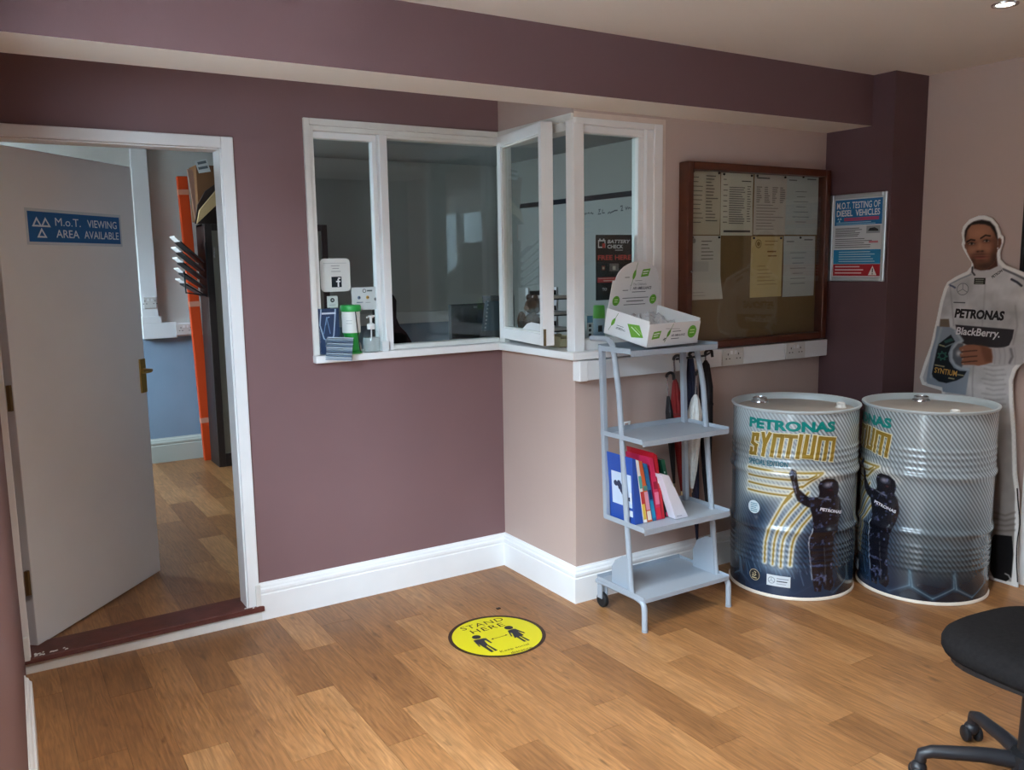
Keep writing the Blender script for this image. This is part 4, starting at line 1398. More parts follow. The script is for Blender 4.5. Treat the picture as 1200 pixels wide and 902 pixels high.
for (a, b, lab, c, kind) in sheets:
    (ua, va), (ub, vb) = NB.px(*a), NB.px(*b)
    t = thing('notice_sheet', lab, 'paper', NB.pt((ua + ub) / 2, vb, 0), None, 'notices pinned inside the glazed board')
    n = 8
    vs, fs = [], []
    for r in range(n + 1):
        for s_ in range(5):
            fu, fv = s_ / 4, r / n
            lift = .0015 + (.012 * max(0, fu - .4) * max(0, .35 - fv) * 6 if kind == 'half' else .001 * math.sin(fv * 5 + ua * 9))
            vs.append(NB.pt(ua + (ub - ua) * fu + (.006 * (1 - fv) ** 2 if kind == 'half' else 0), vb + (va - vb) * fv, lift))
    for r in range(n):
        for s_ in range(4):
            q = r * 5 + s_
            fs.append((q, q + 1, q + 6, q + 5))
    MB().add(vs, fs).build('sheet', mat('notice_paper', c, .85, spec=.1), t, smooth=60)
    p = Print(NB, .0045)
    W_, H_ = ub - ua, va - vb
    INKC = (112, 106, 98)
    at = lambda x, y: (ua + x * W_, vb + y * H_)
    if kind == 'dense':
        p.bars(*(at(.06, 0)[0], at(.42, 0)[0], at(0, .9)[1]), 11, H_ * .07, .004, INKC, .5); p.bars(at(.5, 0)[0], at(.92, 0)[0], at(0, .93)[1], 15, H_ * .05, .005, INKC, .6)
    elif kind == 'list':
        p.bars(at(.06, 0)[0], at(.2, 0)[0], at(0, .9)[1], 9, H_ * .085, .004, INKC, .5); p.bars(at(.24, 0)[0], at(.74, 0)[0], at(0, .78)[1], 17, H_ * .036, .0045, (130, 126, 120), .25)
        p.bars(at(.8, 0)[0], at(.93, 0)[0], at(0, .8)[1], 15, H_ * .04, .004, INKC, .4); p.rect(*at(.08, .05), *at(.92, .085), (80, 78, 76)); p.rect(*at(.62, .87), *at(.92, .885), (60, 58, 56))
    elif kind == 'cols':
        for k in range(4):
            p.bars(at(.06 + .24 * k, 0)[0], at(.24 + .24 * k, 0)[0], at(0, .8)[1], 8, H_ * .035, .0055, (146, 138, 132), .5)
        p.bars(at(.06, 0)[0], at(.94, 0)[0], at(0, .5)[1], 9, H_ * .05, .004, (150, 142, 136), .5); p.rect(*at(.06, .93), *at(.45, .95), (70, 66, 64))
    elif kind in ('few', 'few2'):
        for k in range(7):
            w = .1 + .16 * rnd.random()
            p.rect(*at(.45 - w, .72 - .085 * k), *at(.45 + w, .73 - .085 * k), (126, 128, 128))
        p.rect(*at(.62, .93), *at(.9, .95), (110, 112, 112)); p.rect(*at(.06, .9), *at(.3, .92), (130, 132, 132))
    elif kind == 'half':
        p.bars(at(.36, 0)[0], at(.78, 0)[0], at(0, .92)[1], 6, H_ * .055, .004, INKC, .5); p.disc(*at(.12, .92), .012, (150, 146, 140)); p.rect(*at(.06, .44), *at(.6, .6), (198, 192, 186))
        p.bars(at(.1, 0)[0], at(.9, 0)[0], at(0, .12)[1], 2, H_ * .05, .003, (170, 164, 156), .6)
    else:
        q = at(.22, .88); p.disc(*q, .022, (150, 122, 74)).disc(*q, .017, (222, 196, 142)).disc(*q, .012, (150, 122, 74))
        p.rect(*at(.5, .74), *at(.78, .765), (150, 110, 60)).rect(*at(.52, .67), *at(.8, .69), (150, 110, 60))
        p.bars(at(.42, 0)[0], at(.85, 0)[0], at(0, .93)[1], 2, H_ * .06, .004, (160, 128, 76), .4); p.bars(at(.2, 0)[0], at(.8, 0)[0], at(0, .52)[1], 6, H_ * .06, .0035, (180, 148, 96), .6)
    p.build('print', t, .85)
    for x in ((.5,) if 'few' in kind else (.07, .93)):
        MB().ell(NB.pt(ua + x * W_, va - .008, .006), .006, .006, .006, 8, 5).build('drawing_pin', BLACK, t, smooth=60)

# ------------------------------------------------------------------ cable trunking with two double sockets under the board
TZ0, TZ1, TY = 1.033, 1.121, -D - .052
tr = thing('cable_trunking', 'white plastic cable trunking with two double sockets under the notice board', 'trunking', (.8, -D, TZ0))
t = MB().box(.0, TY, TZ0, XP - .002, -D, TZ1)
t.build('trunking_body', UPVC, tr, bevel=.004)
MB().box(-.014, TY - .004, TZ0 - .002, .03, -D, TZ1 + .001).build('end_cap', WHITE, tr, bevel=.004)


def socket(parent, c, U, V, N, w=.146, h=.082):
    c, U, V, N = (np.array(a, float) for a in (c, U, V, N))
    m = MB().extr([c + U * a + V * b for a, b in ((-w / 2, -h / 2), (w / 2, -h / 2), (w / 2, h / 2), (-w / 2, h / 2))], N * .009)
    pl = m.build('socket_plate', mat('socket_plastic', (206, 204, 200), .4), parent, bevel=.003)
    m = MB()
    for sx in (-.036, .036):
        for dx, dy, ww, hh in ((0, .014, .005, .010), (-.011, -.008, .008, .005), (.011, -.008, .008, .005)):
            q = c + U * (sx + dx) + V * dy + N * .0092
            m.extr([q + U * a + V * b for a, b in ((-ww / 2, -hh / 2), (ww / 2, -hh / 2), (ww / 2, hh / 2), (-ww / 2, hh / 2))], N * .0006)
    m.build('socket_holes', BLACK, pl)
    m = MB()
    for sx in (-.014, .014):
        q = c + U * sx + V * .022 + N * .009
        m.extr([q + U * a + V * b for a, b in ((-.007, -.009), (.007, -.009), (.007, .009), (-.007, .009))], N * .003)
    m.build('rocker_switch', UPVC, pl)


socket(tr, (.92, TY, 1.077), (1, 0, 0), (0, 0, 1), (0, -1, 0))
socket(tr, (1.376, TY, 1.077), (1, 0, 0), (0, 0, 1), (0, -1, 0))

# ------------------------------------------------------------------ poster on the pier
PF = Flat((XP, 0, 0), (0, -1, 0), (0, 0, 1))
ps = thing('poster_frame', 'blue and red testing poster in a silver snap frame on the dark pier', 'poster', (XP, -.84, 1.43))
u0, u1, v0, v1 = .672, 1.006, 1.431, 1.876
t = MB()
f = .022
for a, b, c_, d_ in ((u0, v0, u0 + f, v1), (u1 - f, v0, u1, v1), (u0 + f, v0, u1 - f, v0 + f), (u0 + f, v1 - f, u1 - f, v1)):
    t.box(XP - .014, -a, b, XP, -c_, d_)
t.build('frame', mat('satin_aluminium', (196, 202, 206), .3, metal=.75), ps, bevel=.005)
iu0, iu1, iv0, iv1 = u0 + f, u1 - f, v0 + f, v1 - f
p = Print(PF, .006)
BL, RD, WH = (34, 112, 166), (164, 34, 44), (222, 226, 230)
W_, H_ = iu1 - iu0, iv1 - iv0
at = lambda x, y: (iu0 + x * W_, iv0 + y * H_)
p.rect(iu0, iv0, iu1, iv1, WH)
p.rect(*at(.02, .66), *at(.985, .985), BL).rect(*at(.02, .36), *at(.985, .65), (206, 210, 214)).rect(*at(.02, .17), *at(.985, .35), (38, 130, 178)).rect(*at(.02, .015), *at(.985, .165), RD)
p.text('M.O.T. TESTING OF', *at(.06, .87), .88 * W_, .085 * H_, WH, bold=.014)
p.text('DIESEL  VEHICLES', *at(.06, .775), .88 * W_, .08 * H_, WH, bold=.02)
p.bars(at(.22, 0)[0], at(.66, 0)[0], at(0, .755)[1], 2, .022 * H_, .007, (186, 74, 104), .05).bars(at(.62, 0)[0], at(.93, 0)[0], at(0, .757)[1], 2, .022 * H_, .007, (186, 74, 104), .05)
for x, y in ((.10, .735), (.15, .735), (.125, .705)):
    p.poly([at(x - .02, y), at(x + .02, y), at(x, y + .028)], (190, 222, 236))
p.bars(at(.06, 0)[0], at(.93, 0)[0], at(0, .7)[1], 2, .022 * H_, .004, (150, 196, 222), .3)
p.bars(at(.05, 0)[0], at(.62, 0)[0], at(0, .625)[1], 6, .02 * H_, .0035, (90, 92, 96), .3); p.bars(at(.05, 0)[0], at(.94, 0)[0], at(0, .49)[1], 5, .026 * H_, .0035, (96, 98, 102), .35)
p.rect(*at(.69, .55), *at(.96, .645), (150, 156, 160)).poly([at(.72, .58), at(.93, .575), at(.92, .6), at(.85, .622), at(.76, .615)], (42, 46, 52))
p.rect(*at(.75, .43), *at(.93, .455), (196, 120, 130))
p.bars(at(.14, 0)[0], at(.88, 0)[0], at(0, .325)[1], 5, .03 * H_, .004, (176, 212, 228), .25)
p.bars(at(.07, 0)[0], at(.68, 0)[0], at(0, .14)[1], 3, .04 * H_, .006, (226, 196, 196), .2)
p.poly([at(.76, .025), at(.93, .025), at(.845, .145)], (230, 226, 222)).rect(*at(.835, .06), *at(.855, .11), (60, 34, 34)).rect(*at(.835, .035), *at(.855, .05), (60, 34, 34))
p.build('print', ps, .35)
MB().box(XP - .0055, -iu0, iv0, XP - .001, -iu1, iv1).build('backing', PAPER, ps)


# ------------------------------------------------------------------ shelf trolley
TX0, TX1 = .05, .52
tr_ = thing('shelf_trolley', 'light grey metal four tier shelf trolley beside the left oil drum', 'trolley', (.285, -.9, 0))


def arc(pts, n=5):
    """Round the inner corners of a polyline."""
    P = [np.array(p, float) for p in pts]
    out = [P[0]]
    for i in range(1, len(P) - 1):
        a, b, c = P[i - 1], P[i], P[i + 1]
        r = min(np.linalg.norm(a - b) * .45, np.linalg.norm(c - b) * .45, .05)
        p, q = b + (a - b) / np.linalg.norm(a - b) * r, b + (c - b) / np.linalg.norm(c - b) * r
        for k in range(n + 1):
            t = k / n
            out.append((1 - t) ** 2 * p + 2 * t * (1 - t) * b + t * t * q)
    return out + [P[-1]]


for x in (TX0, TX1):
    dx = 0 if x == TX0 else .0
    yo = 0 if x == TX0 else -.03
    MB().tube(arc([(x, -.68, 1.221), (x, -.825, 1.226), (x, -.872 + yo * .6, 1.0), (x, -.955 + yo, .18), (x, -.962 + yo, .135)]), .0125, 14).build('tube_frame', GREYM, tr_, smooth=50)
    fx = x - .007 if x == TX0 else x + .015
    MB().tube(arc([(x, -.72, .122), (x, -.985, .130), (fx, -1.052, .125), (fx, -1.056, .004)]), .0125, 14).build('foot', GREYM, tr_, smooth=50)
    MB().tube([(fx, -1.056, 0.0), (fx, -1.056, .012)], .0135, 14).build('foot_cap', mat('grey_rubber', (150, 156, 162), .6), tr_, smooth=50)
    MB().extr([(x - .011, -.742, 1.196), (x + .011, -.742, 1.196), (x + .011, -.765, 1.196), (x - .011, -.765, 1.196)], (0, -.035, -.76)).build('back_post', GREYM, tr_, bevel=.002)


def shelf(y0, y1, z, rim=.02, x0=TX0, x1=TX1, name='shelf'):
    m = MB().box(x0 - .012, y0, z - .003, x1 + .012, y1, z)
    m.box(x0 - .012, y0 - .002, z - rim * .6, x1 + .012, y0, z + rim * .4).box(x0 - .012, y1, z - .003, x1 + .012, y1 + .002, z + rim)
    m.box(x0 - .014, y0, z - .004, x0 - .012, y1, z + rim * .75).box(x1 + .012, y0, z - .004, x1 + .014, y1, z + rim * .75)
    return m.build(name, GREYM, tr_)


shelf(-.962, -.745, 1.176, .024)
shelf(-1.040, -.762, .808, .022)
shelf(-1.055, -.785, .436, .024)
shelf(-1.058, -.735, .138, .018)
for x, pts in ((TX0 + .016, [(717, 685), (717, 663), (721, 656), (729, 651.5), (737, 651), (741, 692)]), (TX1 - .016, [(812, 664), (812, 643), (817, 632), (827, 628), (835, 630), (837, 674)])):
    MB().extr([hit(a, b, 'x', x) for a, b in pts], (.002, 0, 0)).build('side_plate', GREYM, tr_)
for x in (TX0, TX1):
    b = MB().box(x - .004, -.755, .045, x + .002, -.725, .12).box(x + .026, -.755, .045, x + .032, -.725, .12).box(x - .004, -.755, .112, x + .032, -.725, .122).build('caster_fork', GREYM, tr_)
    MB().lathe([(0, 0), (.03, 0), (.034, .004), (.034, .018), (.03, .022), (0, .022)], (x + .003, -.74, .034), 24, axis=(1, 0, 0)).build('wheel', RUBBER, b, smooth=40)
MB().tube([(TX1 - .02, -.735, 1.10), (.70, -.715, 1.10), (.75, -.71, 1.115)], .005, 8).build('hook_rail', BLACK, tr_, smooth=50)
MB().tube([(.16, -.77, .833), (.16, -.775, .845), (.19, -.775, .846), (.19, -.77, .833)], .004, 8).build('clip', UPVC, tr_, smooth=50)

# ------------------------------------------------------------------ charity display box on the trolley
BM = Matrix.Translation((.135, -.948, 1.192)) @ Euler((math.radians(11), 0, math.radians(6))).to_matrix().to_4x4()
BW, BD, BH = .322, .262, .100
cb = thing('display_box', 'white cardboard charity display box with an arched back on top of the trolley', 'box', (.29, -.84, 1.18))
WCARD = mat('white_card', (230, 230, 230), .55, spec=.3)
th_ = .004
MB().box(0, 0, 0, BW, BD, th_).xf(BM).build('base', WCARD, cb)
MB().box(0, 0, 0, BW, th_, BH).xf(BM).build('front_panel', WCARD, cb)
MB().box(0, th_, 0, th_, BD, BH + .012).xf(BM).build('side_panel', WCARD, cb)
MB().box(BW - th_, th_, 0, BW, BD, BH + .012).xf(BM).build('side_panel', WCARD, cb)
hdr = [(0.004, 0), (BW - .004, 0), (BW - .004, BH + .012), (BW - .010, .232), (BW - .024, .232)] + [(BW / 2 + (BW / 2 - .026) * math.cos(a), .232 + .085 * math.sin(a)) for a in np.linspace(0.04, math.pi - .04, 17)] + [(.024, .232), (.010, .232), (.004, BH + .012)]
MB().extr([(a, BD - th_, b) for a, b in hdr], (0, th_, 0)).xf(BM).build('header_card', WCARD, cb)


def flat_on(M, o, u, v):
    R = M.to_3x3()
    return Flat(M @ Vector(o), R @ Vector(u), R @ Vector(v))


LEAFG, INKD = (110, 170, 58), (92, 96, 98)


def leaf(p, x, y, h, tilt=.35):
    P = lambda a, b: (x + (a * math.cos(tilt) + b * math.sin(tilt)) * h, y + (-a * math.sin(tilt) + b * math.cos(tilt)) * h)
    p.poly([P(0, -.5), P(.14, -.3), P(.2, 0), P(.12, .3), P(0, .5), P(-.12, .3), P(-.2, 0), P(-.14, -.3)], LEAFG)
    p.line([P(0, -1.05), P(0, 1.1)], .0022, (70, 128, 40))


def tag_shape(p, x, y, w, h):
    p.poly([(x, y), (x + w * .85, y + h * .1), (x + w, y + h), (x + w * .15, y + h * .9)], LEAFG)
    p.line([(x + w * .2, y + h * .62), (x + w * .82, y + h * .7)], h * .12, (236, 240, 232)).line([(x + w * .18, y + h * .36), (x + w * .7, y + h * .42)], h * .1, (236, 240, 232))


p = Print(flat_on(BM, (0, -.0002, 0), (1, 0, 0), (0, 0, 1)), .0004)
tag_shape(p, .022, .034, .055, .036)
leaf(p, .125, .056, .042, .5)
p.text('AIR AMBULANCE', .142, .040, .088, .010, (64, 60, 74), bold=.015)
p.bars(.146, .215, .064, 1, .01, .003, INKD).bars(.142, .205, .032, 1, .01, .003, INKD)
p.line([(.092, .028), (.112, .036)], .004, (80, 84, 84)).line([(.104, .024), (.1, .038)], .003, (80, 84, 84)).line([(.10, .078), (.19, .072)], .0015, INKD)
p.disc(.272, .055, .028, (96, 168, 44)).disc(.272, .055, .0225, (140, 196, 84)).disc(.272, .055, .021, (96, 168, 44))
p.bars(.256, .288, .066, 2, .012, .006, (186, 220, 146), .1)
p.build('front_print', cb)
p = Print(flat_on(BM, (-.0002, BD, 0), (0, -1, 0), (0, 0, 1)), .0004)
leaf(p, .05, .062, .046, .5)
p.poly([(.135, .074), (.205, .083), (.236, .036), (.168, .022)], LEAFG).line([(.16, .066), (.215, .042)], .004, (214, 236, 196)).line([(.18, .07), (.226, .048)], .003, (166, 206, 120))
p.text('AIR AMBULANCE', .07, .036, .058, .007, (84, 86, 92), bold=.01)
p.bars(.074, .125, .054, 2, .009, .002, INKD)
p.build('side_print', cb)
p = Print(flat_on(BM, (0, BD - th_ - .0002, 0), (1, 0, 0), (0, 0, 1)), .0004)
leaf(p, .137, .258, .050, .22)
p.line([(.125, .186), (.122, .212)], .0016, INKD)
tag_shape(p, .178, .246, .056, .038)
p.line([(.146, .230), (.190, .230)], .0016, INKD)
p.text("The Children's", .136, .209, .085, .011, (116, 118, 124))
p.text('AIR AMBULANCE', .138, .190, .118, .013, (64, 60, 74), bold=.02)
p.bars(.135, .225, .181, 1, .01, .003, INKD)
p.bars(.078, .112, .248, 1, .01, .003, INKD).bars(.074, .112, .190, 1, .01, .003, INKD)
for x in (.042, .276):
    p.disc(x, .143, .022, (96, 168, 44)).disc(x, .143, .0175, (140, 196, 84)).disc(x, .143, .0165, (96, 168, 44))
    p.bars(x - .011, x + .011, .151, 2, .010, .005, (186, 220, 146), .1)
p.bars(.078, .245, .155, 1, .01, .003, INKD, .02).bars(.105, .215, .141, 1, .01, .004, INKD, .02).bars(.09, .23, .125, 1, .01, .003, INKD, .02)
p.build('header_print', cb)
# crumpled clear bags inside, nobody could count them
bg = bmesh.new()
NXB, NYB = 26, 22
gv = [[bg.verts.new(BM @ Vector((.01 + (BW - .02) * a / NXB, .01 + (BD - .02) * b / NYB, .035 + .04 * b / NYB + .018 * (rnd.random() - .5) + .012 * math.sin(a * .9) * math.cos(b * .8)))) for b in range(NYB + 1)] for a in range(NXB + 1)]
for a in range(NXB):
    for b in range(NYB):
        bg.faces.new((gv[a][b], gv[a + 1][b], gv[a + 1][b + 1], gv[a][b + 1]))
me = bpy.data.meshes.new('clear_bags')
bg.to_mesh(me); bg.free()
me.materials.append(mat('crumpled_clear_film', (196, 198, 200), .18, spec=.8))
for v in me.vertices:
    v.co -= Vector(ORG[cb.name])
o = bpy.data.objects.new('clear_bags', me); COL.objects.link(o); o.parent = cb; o['kind'] = 'stuff'

# ------------------------------------------------------------------ books and magazines on the third shelf
BY = -.958
Z8 = lambda x, y: (706 + x / 9.49, 525 + y / 9.49)
BLU = (44, 78, 160)
books = [
    ([(362, 838), (455, 848), (366, 122), (328, 112)], .175, BLU, 'thick blue folder with a white picture on its cover, leftmost on the trolley shelf', 'cover'),
    ([(458, 848), (500, 852), (402, 138), (368, 128)], .17, (226, 224, 220), 'thin white booklet standing right of the blue folder', 'white'),
    ([(503, 852), (556, 850), (440, 148), (404, 140)], .165, (206, 96, 52), 'orange and pink booklet between the white booklet and the teal one', 'orange'),
    ([(560, 842), (602, 835), (496, 178), (454, 168)], .17, (36, 104, 150), 'teal blue booklet in the middle of the shelf', 'teal'),
    ([(606, 828), (664, 822), (560, 112), (520, 104)], .175, (206, 44, 86), 'bright pink magazine leaning beside the teal booklet', 'pink'),
    ([(668, 820), (694, 812), (606, 80), (566, 52)], .18, (190, 30, 44), 'tall red magazine whose top droops over the others', 'red'),
    ([(700, 806), (792, 792), (690, 384), (648, 390)], .17, (26, 24, 26), 'black folder leaning behind the white book', 'black'),
    ([(796, 790), (812, 788), (690, 128), (650, 132)], .17, (20, 86, 62), 'dark green booklet leaning above the white book', 'green'),
    ([(818, 784), (955, 790), (740, 306), (660, 298)], .048, (218, 214, 222), 'white paperback leaning hardest, rightmost on the trolley shelf', 'paper'),
]
prev = None
for pts, dep, c, lab, kind in books:
    fy = BY - .04 if kind == 'paper' else BY + (.012 if kind in ('black', 'green') else 0)
    q = [hit(*Z8(*a), 'y', fy) for a in pts]
    zb = .4385
    for i in (0, 1):
        q[i][2] = zb
    t = thing('book' if kind not in ('pink', 'red') else 'magazine', lab, 'book' if kind not in ('pink', 'red') else 'magazine', ((q[0][0] + q[1][0]) / 2, fy + dep / 2, zb), None, 'books and magazines on the third trolley shelf')
    m0 = mat('book_cover', c, .4, spec=.4)
    if kind in ('paper', 'white'):
        MB().extr(q, (0, dep, 0)).build('cover', m0, t, bevel=.001)
    else:
        cm = MB()
        n = lambda a, b, k: a + (b - a) * k
        e = .18
        cm.extr([q[0], n(q[0], q[1], e), n(q[3], q[2], e), q[3]], (0, dep, 0)).extr([n(q[0], q[1], 1 - e), q[1], q[2], n(q[3], q[2], 1 - e)], (0, dep, 0))
        cm.extr([n(q[0], q[1], e), n(q[0], q[1], 1 - e), n(q[3], q[2], 1 - e), n(q[3], q[2], e)], (0, .003, 0))
        cm.build('cover', m0, t)
        up_ = (q[3] - q[0]) * .006
        MB().extr([n(q[0], q[1], e) + up_, n(q[0], q[1], 1 - e) + up_, n(q[3], q[2], 1 - e) - up_, n(q[3], q[2], e) - up_], (0, dep - .006, 0)).xf(Matrix.Translation((0, .0035, 0))).build('pages', PAPER, t)
    lean = (q[3] - q[0]); lean = lean / lean[2]
    if kind == 'cover':
        L = Flat(q[0], (0, -1, 0), (lean[0], 0, 1))
        hgt = np.linalg.norm(q[3] - q[0])
        p = Print(L, .0006)
        p.rect(-.145, .07, -.012, .215, (196, 210, 230)).rect(-.062, .03, -.01, .058, (222, 228, 234))
        for k in range(16):
            a, b = rnd.gauss(0, .018), rnd.gauss(0, .028)
            p.disc(-.078 + a + b * -.3, .135 + b, .007 + .006 * rnd.random(), (52, 60, 86), 8)
        p.rect(-.02, .09, -.008, .14, (222, 226, 232))
        p.build('cover_print', t)
    S = Flat(q[0], (1, 0, 0), (lean[0], 0, 1))
    wd_, hg_ = q[1][0] - q[0][0], (q[3] - q[0])[2]
    rows_ = {'white': [(0.05, .3, (226, 190, 80)), (.3, .5, (196, 60, 60)), (.55, .75, (90, 160, 150))], 'orange': [(.03, .18, (236, 222, 200)), (.2, .5, (220, 150, 170)), (.52, .6, (80, 130, 120))],
             'teal': [(.05, .35, (40, 140, 180)), (.38, .55, (24, 44, 90))], 'pink': [(.02, .2, (214, 40, 60)), (.25, .45, (230, 120, 150)), (.5, .62, (150, 20, 50))], 'red': [(.55, .62, (240, 226, 226))],
             'black': [(.02, .14, (220, 80, 120))], 'green': [(.8, .83, (200, 210, 200))], 'paper': [(.06, .075, (150, 146, 160))]}.get(kind, [])
    if rows_:
        p = Print(S, .0006)
        for a, b, cc in rows_:
            p.rect(wd_ * .12, a * hg_, wd_ * (.88 if kind != 'paper' else .55), b * hg_, cc)
        p.build('spine_print', t)

# ------------------------------------------------------------------ umbrellas hanging behind the trolley
UMB = [
    ((815, 462), (811, 572), -.765, .034, (214, 214, 210), 'white folded umbrella hanging point down behind the trolley'),
    ((827, 422), (828, 590), -.715, .034, (24, 22, 26), 'black folded umbrella hanging between the white one and the tube'),
    ((809, 416), (817, 632), -.708, .027, (34, 38, 62), 'long navy folded umbrella reaching lowest behind the trolley'),
    ((791, 444), (799, 575), -.712, .026, (126, 24, 24), 'dark red folded umbrella just left of the trolley back post'),
    ((783, 464), (790, 566), -.70, .018, (40, 36, 38), 'charcoal folded umbrella furthest left behind the trolley'),
]
for a, b, y, r, c, lab in UMB:
    A, B = hit(*a, 'y', y), hit(*b, 'y', y)
    ax = B - A
    L_ = np.linalg.norm(ax); ax /= L_
    t = thing('umbrella', lab, 'umbrella', B, None, 'folded umbrellas behind the trolley')
    prof = [(.006, 0), (r * .55, .02), (r, L_ * .18), (r * .95, L_ * .45), (r * .6, L_ * .8), (.006, L_)]
    m = MB().lathe(prof, A, 20, axis=ax)
    for k in range(len(m.v)):                   # flutes of the furled cloth
        j = k % 20
        p_ = np.array(m.v[k]); cen = A + ax * ((p_ - A) @ ax)
        m.v[k] = tuple(cen + (p_ - cen) * (1.0 if j % 3 else .72))
    m.build('canopy', mat('umbrella_cloth', c, .6, spec=.3, var=.1, vscale=40), t, smooth=70)
    top = A - ax * .09
    top[2] = min(top[2], 1.105)
    MB().tube([A + ax * .01, top], .004, 8).build('shaft', STEEL, t)
    hk = np.array([top + np.array([.0, .0, 0]), top + np.array([0, 0, .012]), top + np.array([.008, -.012, .024]), top + np.array([.012, -.03, .02]), top + np.array([.012, -.034, -.01])])
    MB().tube(arc(hk), .007, 8).build('handle', BLACK, t, smooth=50)
    MB().lathe([(r * 1.02, -.006), (r * 1.04, 0), (r * 1.02, .006)], A + ax * L_ * .3, 16, axis=ax).build('tie_band', mat('umbrella_cloth', tuple(int(v * .8) for v in c), .6), t)
    MB().tube([B - ax * .006, B + ax * .02], .004, 8).build('tip', STEEL, t)

# ------------------------------------------------------------------ round floor sticker
FS = Flat((-.4945, -.737, .0006), (1, -.02, 0), (.02, 1, 0))
fs = thing('floor_sticker', 'round yellow and black keep distance sticker on the wooden floor', 'sticker', (-.4945, -.737, 0))
MB().lathe([(0, .0), (.205, .0), (.205, .0008), (0, .0008)], (-.4945, -.737, .0002), 64).build('vinyl', mat('yellow_vinyl', (208, 198, 20), .4), fs)
DK = (52, 32, 24)
p = Print(FS, .0008)
n = 64
ring = []
o_, i_ = .206, .190
P_, F_ = [], []
for k in range(n):
    a = 2 * math.pi * k / n
    P_ += [np.array([o_ * math.cos(a), o_ * math.sin(a)]), np.array([i_ * math.cos(a), i_ * math.sin(a)])]
    F_.append((2 * k, (2 * k + 2) % (2 * n), (2 * k + 3) % (2 * n), 2 * k + 1))
p.items.append((P_, F_, DK, p.off))
zf = lambda x, y: FS.px(520 + x / 9.23, 710 + y / 9.23)
p.text('STAND', -.100, .118, .205, .036, DK, bold=.0, space=1.1)
p.text('HERE', -.078, .066, .158, .036, DK, bold=.0, space=1.1)
PZ = lambda pts: [tuple(zf(*q)) for q in pts]
INKB = (40, 40, 48)
c_ = zf(353, 338); p.disc(c_[0], c_[1], .019, INKB)
p.poly(PZ([(320, 378), (345, 368), (430, 350), (455, 350), (525, 398), (510, 405), (450, 372), (440, 378), (478, 420), (585, 480), (560, 490), (470, 430), (460, 435), (545, 495), (515, 502), (395, 425), (372, 410), (400, 440), (385, 444)]), INKB)
c_ = zf(702, 237); p.disc(c_[0], c_[1], .019, INKB)
p.poly(PZ([(690, 270), (750, 250), (775, 250), (885, 292), (868, 298), (800, 275), (868, 318), (842, 326), (935, 374), (912, 380), (825, 330), (815, 334), (895, 384), (870, 390), (790, 342), (768, 350), (742, 300), (720, 290), (742, 330), (730, 334)]), INKB)
p.line(PZ([(518, 364), (680, 318)]), .0028, DK)
p.poly(PZ([(510, 366), (535, 350), (540, 366)]), DK).poly(PZ([(690, 315), (664, 312), (672, 326)]), DK)
a, b = FS.px(588, 765.5), FS.px(620, 754.5)
p.text('Keep social', a[0], a[1], .135, .020, DK)
p.text('distance', a[0] + .03, a[1] - .030, .10, .018, DK)
p.build('print', fs)
MB().box(-.352, -.502, .0002, -.334, -.490, .004).build('fleck', DARKW).__setitem__('label', 'small dark wood fleck on the floor behind the yellow sticker')
bpy.data.objects['fleck']['category'] = 'wood chip'
bpy.data.objects['fleck'].name = 'wood_chip'

# ------------------------------------------------------------------ things on the left hatch sill
SZ = SILLZ
lh = thing('leaflet_holder', 'clear holder of dark blue leaflets at the left end of the hatch sill', 'leaflet holder', (-.905, -.02, SZ))
CLR = glass_mat('clear_plastic', (.97, .98, .98), 1.35)
MB().box(-.957, .004, SZ, -.855, .007, SZ + .20).box(-.957, -.03, SZ, -.855, .004, SZ + .003).box(-.957, -.03, SZ, -.955, .004, SZ + .12).box(-.857, -.03, SZ, -.855, .004, SZ + .12).build('holder', CLR, lh)
MB().box(-.953, -.012, SZ + .003, -.859, .002, SZ + .205).build('leaflet', mat('navy_leaflet', (44, 62, 92), .4), lh)
LP = Flat((-.953, -.0124, SZ + .003), (1, 0, 0), (0, 0, 1))
p = Print(LP, .0004)
p.line([(.012, .2), (.004, .13), (.02, .07), (.045, .05), (.066, .08), (.074, .15), (.078, .2)], .006, (166, 186, 206))
p.line([(.03, .13), (.035, .16), (.05, .165)], .004, (150, 176, 206)).line([(.036, .165), (.02, .09)], .003, (120, 150, 186)).line([(.036, .165), (.05, .09)], .003, (120, 150, 186))
p.bars(.014, .08, .185, 1, .01, .008, (206, 216, 226), .05)
p.build('leaflet_print', lh)
for k in range(12):
    h = k / 11
    a = math.radians(-26 + 14 * h + rnd.uniform(-2, 2))
    M = Matrix.Translation((-.890 + .004 * h, -.082 + .010 * (1 - h), SZ - .022 + .0084 * k)) @ Euler((math.radians(-6 - 10 * h), math.radians(4), a)).to_matrix().to_4x4()
    o = MB().box(-.056, -.03, 0, .056, .060, .0042).xf(M).build('leaflet', mat('grey_blue_leaflet', [(150, 170, 188), (188, 200, 210), (112, 136, 160), (170, 186, 200), (92, 112, 138)][k % 5], .5, spec=.3))
    ORD = ['bottom', 'second lowest', 'third lowest', 'fourth lowest', 'fifth lowest', 'sixth from the bottom', 'sixth from the top', 'fifth from the top', 'fourth from the top', 'third from the top', 'second from the top', 'topmost']
    tag(o, ORD[k] + ' grey blue leaflet of the fanned pile on the hatch sill', 'leaflet', 'leaflets in the fanned pile')
